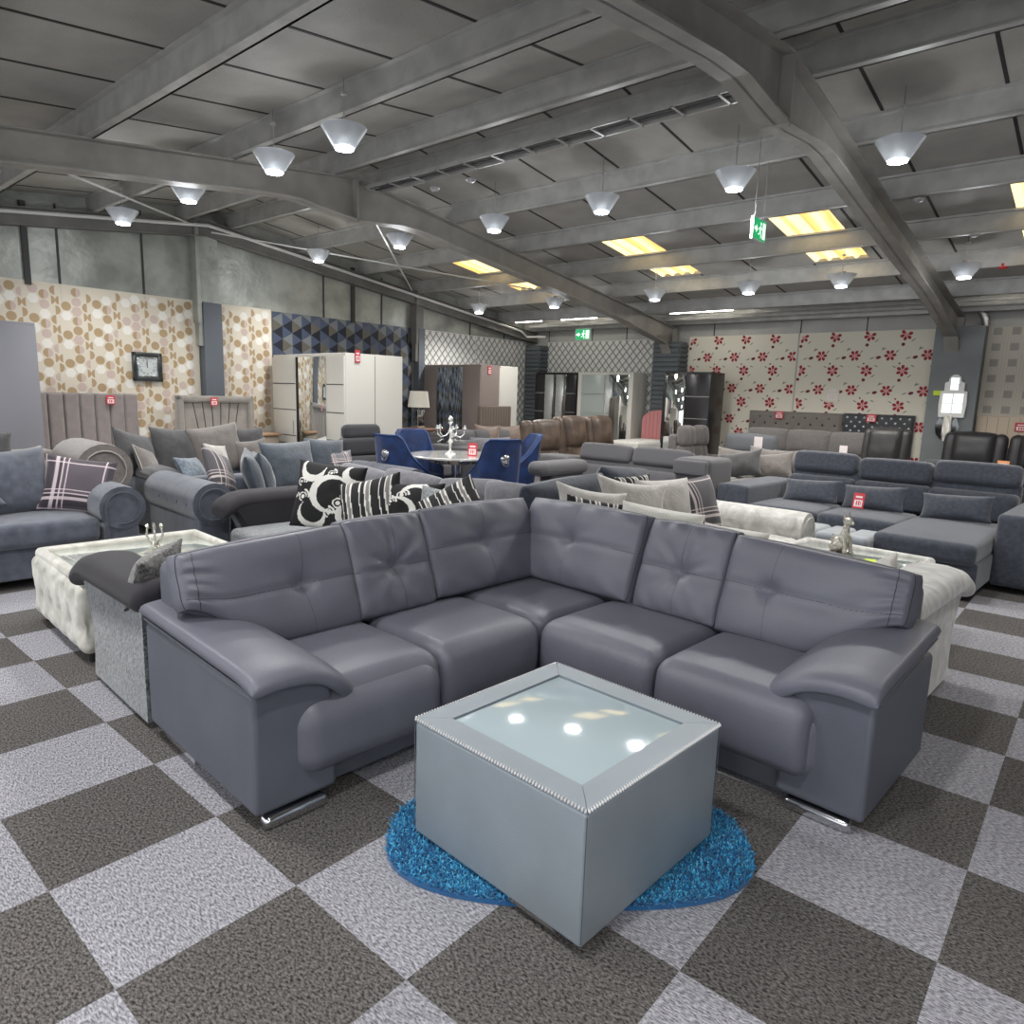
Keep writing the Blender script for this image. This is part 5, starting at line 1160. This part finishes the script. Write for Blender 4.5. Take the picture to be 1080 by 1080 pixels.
# ---- beds
def headboard(r, w, h, z0, style, m, extra=None):
    """local x across the bed, headboard face looks along -y, back at y=0"""
    if style == 'channels':
        n = 8; G().rb(-w / 2, w / 2, -.04, 0, z0, h, .012, 2).obj('headboard_frame', m, r)
        for k in range(n): G().rb(-w / 2 + k * w / n + .003, -w / 2 + (k + 1) * w / n - .003, -.10, -.03, z0, h - .0, .03, 4, 1).obj('headboard_panel', m, r)
    elif style == 'fan':
        b = .09; g = G(); g.rb(-w / 2, w / 2, -.06, 0, z0, h, .02, 2); g.rb(-w / 2, -w / 2 + b, -.11, -.02, z0, h, .035, 4).rb(w / 2 - b, w / 2, -.11, -.02, z0, h, .035, 4).rb(-w / 2, w / 2, -.11, -.02, h - b, h, .035, 4); g.obj('headboard_frame', m, r)
        g = G(); n = 7; i_ = w / 2 - b
        for k in range(1, n):
            x0 = -i_ * .45 + .9 * i_ * k / n; x1 = -i_ + 2 * i_ * k / n; g.tube([(x0, -.062, z0), (x1, -.062, h - b)], .006, 6)
        g.obj('headboard_seam', mat('seam_brown', (70, 64, 60), .8), r)
    elif style in ('tufted', 'crystal'):
        nx, nz = 44, 20; st_ = w / 8.0; dz = st_ * .55
        vs = []; N = nx + 1
        def dep(x, z):
            zz = (z - z0) / dz; best = 0
            k = round(zz)
            for kk in (k - 1, k, k + 1):
                for off in (0,):
                    xx = x / st_ + (.5 if kk % 2 else 0); q = (xx - round(xx)) * st_; ww = (zz - kk) * dz; best = max(best, .04 * math.exp(-(q * q + ww * ww) / .0016))
            return best
        g = G()
        for j in range(nz + 1):
            for i in range(N):
                x = -w / 2 + w * i / nx; z = z0 + (h - z0) * j / nz; e = min(1, min(w / 2 - abs(x), h - z) / .03); vs.append((x, -.045 - .05 * sqrt(max(0, e)) + dep(x, z), z))
        fs = [(j * N + i, j * N + i + 1, (j + 1) * N + i + 1, (j + 1) * N + i) for j in range(nz) for i in range(nx)]; g.add(vs, fs); g.box(-w / 2, w / 2, -.046, 0, z0, h); j = 0; z = z0
        while z < h - .03:
            x = -w / 2 + (st_ / 2 if j % 2 == 0 else 0); k = 0
            xx = -4
            while xx < 5:
                x = (xx - (.5 if j % 2 else 0)) * st_
                if abs(x) < w / 2 - .03: g.lathe([(0, -.006), (.018, -.002), (.015, .006), (0, .012)], 8, 1, M=Tm(x, -.072, z, rx=PI / 2))
                xx += 1
            z += dz; j += 1
        g.obj('headboard', [m, extra or m], r, ang=60)
    elif style == 'plain':
        G().rb(-w / 2, w / 2, -.08, 0, z0, h, .02, 2).obj('headboard', m, r)
        g = G()
        for k in range(1, 12): g.box(-w / 2 + w * k / 12 - .003, -w / 2 + w * k / 12 + .003, -.083, -.08, z0, h - .02)
        g.obj('headboard_groove', extra or m, r, False)
    elif style == 'arch':
        n = 16; poly = [(-w / 2, z0)] + [(-w / 2 * cos(PI * k / n), h - .2 + .2 * sin(PI * k / n)) for k in range(n + 1)] + [(w / 2, z0)]
        G().prism(poly, -.05, 0, 'y').obj('headboard', m, r)
        g = G()
        for k in range(1, 9): x = -w / 2 + w * k / 9; g.box(x - .003, x + .003, -.053, -.05, z0, h - .2 + .2 * sqrt(max(0, 1 - (x / (w / 2)) ** 2)) - .03)
        g.obj('headboard_groove', extra or m, r, False)
matt = mat('mattress_white', (206, 204, 198), .8, nz=(20, .05), bump=(30, .4))
def bed(label, loc, rz, w, h, style, m, L=2.0, base=None, mh=.58, extra=None, mlabel=''):
    r = thing('bed' if mlabel else 'display_headboard', label, 'bed' if mlabel else 'headboard', loc, rz)
    headboard(r, w, h, .25 if mlabel else .0, style, m, extra)
    if not mlabel: return
    G().rb(-w / 2 + .03, w / 2 - .03, -L, -.1, .08, .34, .03, 2).obj('bed_base', base or m, r)
    for sx in (-1, 1):
        for y in (-L + .1, -.25): G().rb(sx * (w / 2 - .1) - .03, sx * (w / 2 - .1) + .03, y - .03, y + .03, 0, .09, .01, 2).obj('foot', black, r)
    g = G(); g.rb(-w / 2 + .04, w / 2 - .04, -L + .02, -.11, .345, mh, .05, 4, 5, lambda p, u: (p[0], p[1], p[2] + (.01 * (1 - u[0] ** 4) * (1 - u[1] ** 4) if u[2] > .3 else 0)))
    o = g.obj('mattress', matt); o.location = loc; o.rotation_euler = (0, 0, rz); tag(o, mlabel, 'mattress')
    G().tube([(-w / 2 + .04, -L + .03, mh - .04), (w / 2 - .04, -L + .03, mh - .04)], .006, 6).obj('piping', pip, o)
LW = PI / 2 - YAW      # facing into the room from the gable wall
hb1 = mat('mauve_grey_velvet', (132, 123, 121), .7, nz=(10, .08), sheen=.5); hb2 = mat('putty_velvet', (140, 134, 128), .7, nz=(10, .08), sheen=.5)
bed('bed with a tall channelled mauve-grey headboard under the square clock', Wij(I0 + .12, 3.0), LW, 1.34, 1.33, 'channels', hb1, mlabel='white mattress on the channelled bed, left of the dark cushions', mh=.66, L=1.55)
bed('bed with a putty framed headboard stitched in a fan', Wij(I0 + .30, 4.62), LW, 1.08, 1.33, 'fan', hb2, mlabel='white mattress of the fan-stitched bed, in front of the white wardrobe', mh=.66, L=1.55)
BW = -YAW
hb3 = mat('taupe_tufted_linen', (122, 116, 110), .8, sheen=.3); hb4 = mat('black_plush', (52, 54, 58), .6, sheen=.5)
bed('taupe deep-buttoned headboard standing against the flower wallpaper', Wij(-4.05, J0 - .03), BW, 1.5, 1.33, 'tufted', hb3, mh=.6, extra=mat('button_brown', (60, 52, 48), .6))
bed('bed with a black headboard studded with crystals on the flower wallpaper', Wij(-2.78, J0 - .03), BW, 1.0, 1.34, 'crystal', hb4, mlabel='white mattress of the crystal-studded black bed', mh=.78, extra=mat('crystal', (235, 240, 245), .05, metal=.4), L=.95)
bed('cream grooved headboard standing at the right edge beside the grey column', Wij(-.75, J0 - .03), BW, 1.5, 1.38, 'plain', mat('cream_velvet', (198, 182, 162), .7, sheen=.3), extra=mat('cream_groove', (150, 132, 112), .8))
bed('small pink child bed with an arched grooved headboard', Wij(-6.35, J0 - .36), BW, .72, 1.27, 'arch', mat('dusty_pink', (196, 130, 130), .6), L=1.3, mlabel='white mattress of the small pink bed', extra=mat('pink_groove', (160, 96, 98), .7), mh=.74)
bed('small brown grooved headboard between the long grey sofa and the white wardrobe', Wab(8.34, 8.49), AB, .74, 1.27, 'plain', mat('umber_fabric', (112, 100, 92), .8), extra=mat('umber_groove', (80, 70, 64), .8))
for (lb, i, j, z, rz) in (('red price tag on the channelled mauve headboard', I0 + .26, 3.33, 1.20, LW), ('red price tag on the fan-stitched headboard', I0 + .45, 4.55, 1.20, LW), ('red price tag pinned to the cream wallpaper beside the clock', I0 + .02, 4.02, 1.57, LW)):
    tagcard(lb, Wij(i, j, z), rz, .10, .11)
for (lb, i, j, z) in (('red price tag on the taupe buttoned headboard', -4.27, J0 - .15, 1.21), ('red price tag on the crystal-studded black headboard', -2.86, J0 - .15, 1.22), ('red price tag on the cream grooved headboard', -.98, J0 - .13, 1.18), ('red price tag at the end of the black bed mattress', -2.2, J0 - 1.0, .8)):
    tagcard(lb, Wij(i, j, z), BW, .14, .12)
tagcard('small pale leaflet pinned to the flower wallpaper', Wij(-3.5, J0 - .02, 1.5), BW, .2, .26, front=flc, grp=None)
tagcard('white ticket hanging on the left of the pale grey recliner', Wab(9.25, 4.2, .84), AB - PI / 2, .12, .16, front=whc, grp='white tickets on the grey recliner'); tagcard('white ticket hanging on the right of the pale grey recliner', Wab(9.62, 3.2, .8), AB - PI / 2, .10, .14, front=whc, grp='white tickets on the grey recliner')
# ---- bedside drum and table lamp
r = thing('bedside_table', 'round-edged wooden bedside table left of the white wardrobe', 'table', Wij(I0 + .35, 5.22), LW)
G().rb(-.22, .22, -.22, .22, .06, .78, .03, 3).obj('body', mat('grey_oak', (150, 138, 124), .6), r); G().rb(-.25, .25, -.25, .25, .78, .82, .015, 3).obj('top', mat('warm_oak', (158, 128, 100), .5), r)
for k in range(2): G().rb(-.2, .2, -.235, -.215, .12 + k * .33, .42 + k * .33, .006, 2).obj('drawer', mat('grey_oak', (150, 138, 124), .6), r)
r = thing('side_cabinet', 'mirrored side cabinet with a brown top under the table lamp', 'cabinet', Wab(7.2, 9.06), AB)
G().rb(-.3, .3, -.22, .22, .05, .84, .01, 2).obj('body', mat('mirror_cabinet', (190, 192, 192), .1, metal=.8), r); G().rb(-.33, .33, -.25, .25, .84, .88, .01, 2).obj('top', mat('walnut_top', (120, 92, 74), .5), r)
for k in range(3): o = G().rb(-.28, .28, -.235, -.22, .1 + k * .25, .33 + k * .25, .004, 2).obj('drawer', mat('mirror_cabinet', (190, 192, 192), .1, metal=.8), r); G().lathe([(0, 0), (.012, .01), (0, .025)], 8, M=Tm(0, -.235, .21 + k * .25, rx=PI / 2)).obj('knob', chrome, o)
r = thing('table_lamp', 'table lamp with white drum shade and mirrored base beside the taupe wardrobe', 'lamp', Wab(7.2, 9.06, .88), AB)
G().rb(-.07, .07, -.07, .07, 0, .3, .008, 2).obj('base', mat('mirror', (232, 236, 236), .02, metal=1), r); G().tube([(0, 0, .3), (0, 0, .36)], .01, 8).obj('neck', chrome, r); G().lathe([(.18, .34), (.145, .60)], 32).obj('lamp_shade', mat('shade_white', (214, 210, 200), .8), r)
# ---- wardrobes
mirror = mat('mirror', (232, 236, 236), .02, metal=1); wwhite = mat('matt_white', (214, 211, 203), .5); wtaupe = mat('taupe_lacquer', (142, 130, 126), .35); wdark = mat('wenge_gloss', (36, 34, 36), .25); wline = mat('chrome_line', (170, 170, 170), .3, metal=.6); wgrey = mat('dove_grey', (140, 140, 147), .5)
def wardrobe(label, loc, rz, w, d, h, m, fronts, side_seam=False, name='wardrobe'):
    """front looks along local -y at y=0, x from 0 to w; fronts = [(x0,x1,kind)]"""
    r = thing(name, label, 'wardrobe', loc, rz)
    G().rb(0, w, .0, d, .0, h, .008, 2).obj('body', m, r)
    if side_seam: G().box(w + .0005, w + .003, d * .5 - .003, d * .5 + .003, .02, h - .02).box(-.003, -.0005, d * .5 - .003, d * .5 + .003, .02, h - .02).obj('side_seam', mjoint, r, False)
    for (x0, x1, kind) in fronts:
        dm = {'mirror': mirror, 'gap': black, 'glass': mat('frosted_panel', (168, 176, 172), .25)}.get(kind, m)
        o = G().rb(x0 + .003, x1 - .003, -.022, -.001, .05, h - .04, .003, 1).obj('door', dm, r)
        if kind in ('lines', 'glass'):
            g = G()
            for k in range(1, 5): g.box(x0 + .01, x1 - .01, -.026, -.022, .05 + (h - .09) * k / 5 - .006, .05 + (h - .09) * k / 5 + .006)
            g.obj('inlay_line', wline if m is wdark or kind == 'glass' else mjoint, o, False)
        if kind == 'lines': G().tube([(x1 - .05, -.045, h * .42), (x1 - .05, -.045, h * .52)], .006, 6).obj('handle', chrome, o)
    return r
# a fa?ade that faces -a: local x must run along -b
FA = AB - PI / 2
wardrobe('white wardrobe with mirror strip and block panels left of the navy wallpaper', Wab(5.1, 9.86), FA, 1.92, .92, 1.94, wwhite, [(0, .68, 'lines'), (.68, .75, 'gap'), (.75, 1.48, 'mirror'), (1.48, 1.92, 'lines')], True)
wardrobe('taupe wardrobe with two narrow mirrors in front of the trellis wallpaper', Wab(8.1, 10.03), FA, 1.49, .43, 1.95, wtaupe, [(0, .36, 'plain'), (.36, .7, 'mirror'), (.7, 1.05, 'mirror'), (1.05, 1.49, 'plain')])
wardrobe('plain white wardrobe standing back to back with the taupe one', Wab(8.55, 9.0), FA, .46, .43, 1.945, wwhite, [(0, .23, 'plain'), (.23, .46, 'plain')])
wardrobe('black wardrobe with two mirror doors in the far corner', Wij(-9.17, J0 - .56), BW, 1.03, .5, 1.935, wdark, [(0, .25, 'lines'), (.25, .50, 'mirror'), (.53, .79, 'mirror'), (.79, 1.03, 'lines')])
wardrobe('white framed sliding wardrobe with frosted and mirrored doors', Wij(-8.11, J0 - .56), BW, 1.25, .5, 1.94, wwhite, [(.10, .64, 'glass'), (.66, 1.17, 'mirror')])
wardrobe('black wardrobe with a mirror door left of the flower wallpaper', Wij(-6.05, J0 - .87), BW, .87, .52, 1.94, wdark, [(0, .06, 'plain'), (.06, .42, 'mirror'), (.42, .87, 'lines')])
wardrobe('plain dove grey wardrobe at the far left edge', Wab(-.08, 8.55), AB, 1.08, .4, 2.04, wgrey, [(0, .54, 'plain'), (.54, 1.08, 'plain')])
wardrobe('narrow dove grey wardrobe end panel beside the channelled bed', Wab(1.01, 8.55), AB, .84, .4, 2.04, wgrey, [(0, .42, 'plain'), (.42, .84, 'plain')])
tagcard('red price tag on the edge of the white wardrobe', Wab(5.28, 7.925, 1.82), AB, .08, .16); tagcard('red price tag on the side of the taupe wardrobe', Wab(8.28, 8.53, 1.79), AB, .08, .14)
# ---- square clock
r = thing('wall_clock', 'square mirrored-frame clock with roman numerals on the cream circle wallpaper', 'clock', Wij(I0 + .04, 3.87, 1.68), LW); s_ = .185
g = G()
for k in range(4): g.rb(-s_, s_, -.03, .01, s_ - .055, s_, .008, 2, M=Matrix.Rotation(k * PI / 2, 4, 'Y'))
g.obj('frame', mat('bevelled_mirror_dark', (96, 98, 98), .15, metal=.7), r)
g = G()
for k in range(4): g.rb(-s_ + .065, s_ - .065, -.025, .01, s_ - .075, s_ - .058, .004, 2, M=Matrix.Rotation(k * PI / 2, 4, 'Y'))
g.obj('inner_frame', mat('mirror', (232, 236, 236), .02, metal=1), r)
G().box(-.115, .115, -.012, .01, -.115, .115).obj('face', mat('clock_face', (196, 202, 202), .4), r, False)
ink = mat('clock_ink', (30, 32, 34), .5); g = G()
NUM = ['XII', 'I', 'II', 'III', 'IIII', 'V', 'VI', 'VII', 'VIII', 'IX', 'X', 'XI']
for k, t in enumerate(NUM):
    a = k * PI / 6; Mx = Matrix.Rotation(a, 4, 'Y') @ Tm(0, 0, .09); w_ = .009; x = -(len(t) - 1) * w_ / 2
    for ch in t:
        if ch == 'I': g.box(x - .0012, x + .0012, -.0135, -.012, -.012, .012, M=Mx)
        else:
            for sg in ((-1, 1) if ch == 'X' else (-1, 1)):
                b0 = (x - .005 * sg, .012); b1 = (x + (.005 * sg if ch == 'X' else 0), -.012); g.tube([(b0[0], -.013, b0[1]), (b1[0], -.013, b1[1])], .0012, 4, M=Mx)
        x += w_
g.obj('numerals', ink, r, False)
o = G().box(-.003, .003, -.017, -.0145, -.01, .085).obj('minute_hand', ink, r, False); o = G().box(-.004, .004, -.0195, -.0175, -.01, .058, M=Matrix.Rotation(R(-8), 4, 'Y')).obj('hour_hand', ink, r, False)
# ---- ornate mirror and glitter ornament on the grey column
r = thing('ornate_mirror', 'white arched ornate mirror hanging on the grey boxed column', 'mirror', Wij(-1.79, J0 - .30, 1.34), BW)
def mir(sc, dz=0): return [(-.155 * sc, 0 + dz), (-.17 * sc, .18), (-.16 * sc, .36), (-.12 * sc, .37), (-.12 * sc, .48 * 1), (-.075 * sc, .50)] + [(-.075 * sc * cos(PI * k / 8), .52 + .075 * sin(PI * k / 8)) for k in range(9)] + [(.075 * sc, .50), (.12 * sc, .48), (.12 * sc, .37), (.16 * sc, .36), (.17 * sc, .18), (.155 * sc, 0 + dz)]
G().prism(mir(1), -.03, .015, 'y').obj('frame', mat('white_lacquer', (236, 236, 232), .3, emit=None), r)
g = G(); g.box(-.125, .125, -.034, -.03, .06, .33); g.box(-.05, .05, -.034, -.03, .38, .55); g.obj('mirror_glass', mirror, r, False)
g = G()
for x in (-.003, .0): g.box(x - .003, x + .003, -.037, -.033, .06, .33)
g.box(-.125, .125, -.037, -.033, .19, .196).box(-.05, .05, -.037, -.033, .46, .466); g.obj('glazing_bar', mat('white_lacquer', (236, 236, 232), .3), r, False)
r = thing('glitter_ornament', 'tapering silver glitter wall ornament below the ornate mirror', 'ornament', Wij(-1.82, J0 - .31, 1.0), BW); gl = mat('silver_glitter', (205, 200, 192), .16, metal=.9, bump=(90, .8))
G().prism([(-.03, 0), (.03, 0), (.055, .12), (.05, .36), (-.05, .36), (-.055, .12)], -.03, .01, 'y').obj('spine', gl, r)
for s2 in (-1, 1): G().prism([(s2 * .06, .02), (s2 * .13, .1), (s2 * .15, .22), (s2 * .10, .34), (s2 * .06, .3)], -.015, .01, 'y').obj('wing', mat('smoked_mirror', (110, 112, 112), .08, metal=.9), r)
o = G().rb(-.055, .055, -.003, .003, 0, .07, .002, 1).obj('price_ticket', mat('neon_paper', (206, 228, 60), .6)); o.location = Wij(-1.99, J0 - .30, 1.64); o.rotation_euler = (0, 0, BW); tag(o, 'yellow price ticket beside the ornate mirror on the column', 'ticket')
# ================================================================= ADDED AMBIENT FILL AND VIEW
w = bpy.data.worlds.new('world'); bpy.context.scene.world = w; w.use_nodes = True
bg = w.node_tree.nodes['Background']; bg.inputs[0].default_value = (.93, .96, 1, 1); bg.inputs[1].default_value = 1.1  # even fill light, added through the open side behind the camera
vs = bpy.context.scene.view_settings; vs.view_transform = 'Standard'; vs.look = 'None'; vs.gamma = 1; vs.use_curve_mapping = False; vs.exposure = 0.58
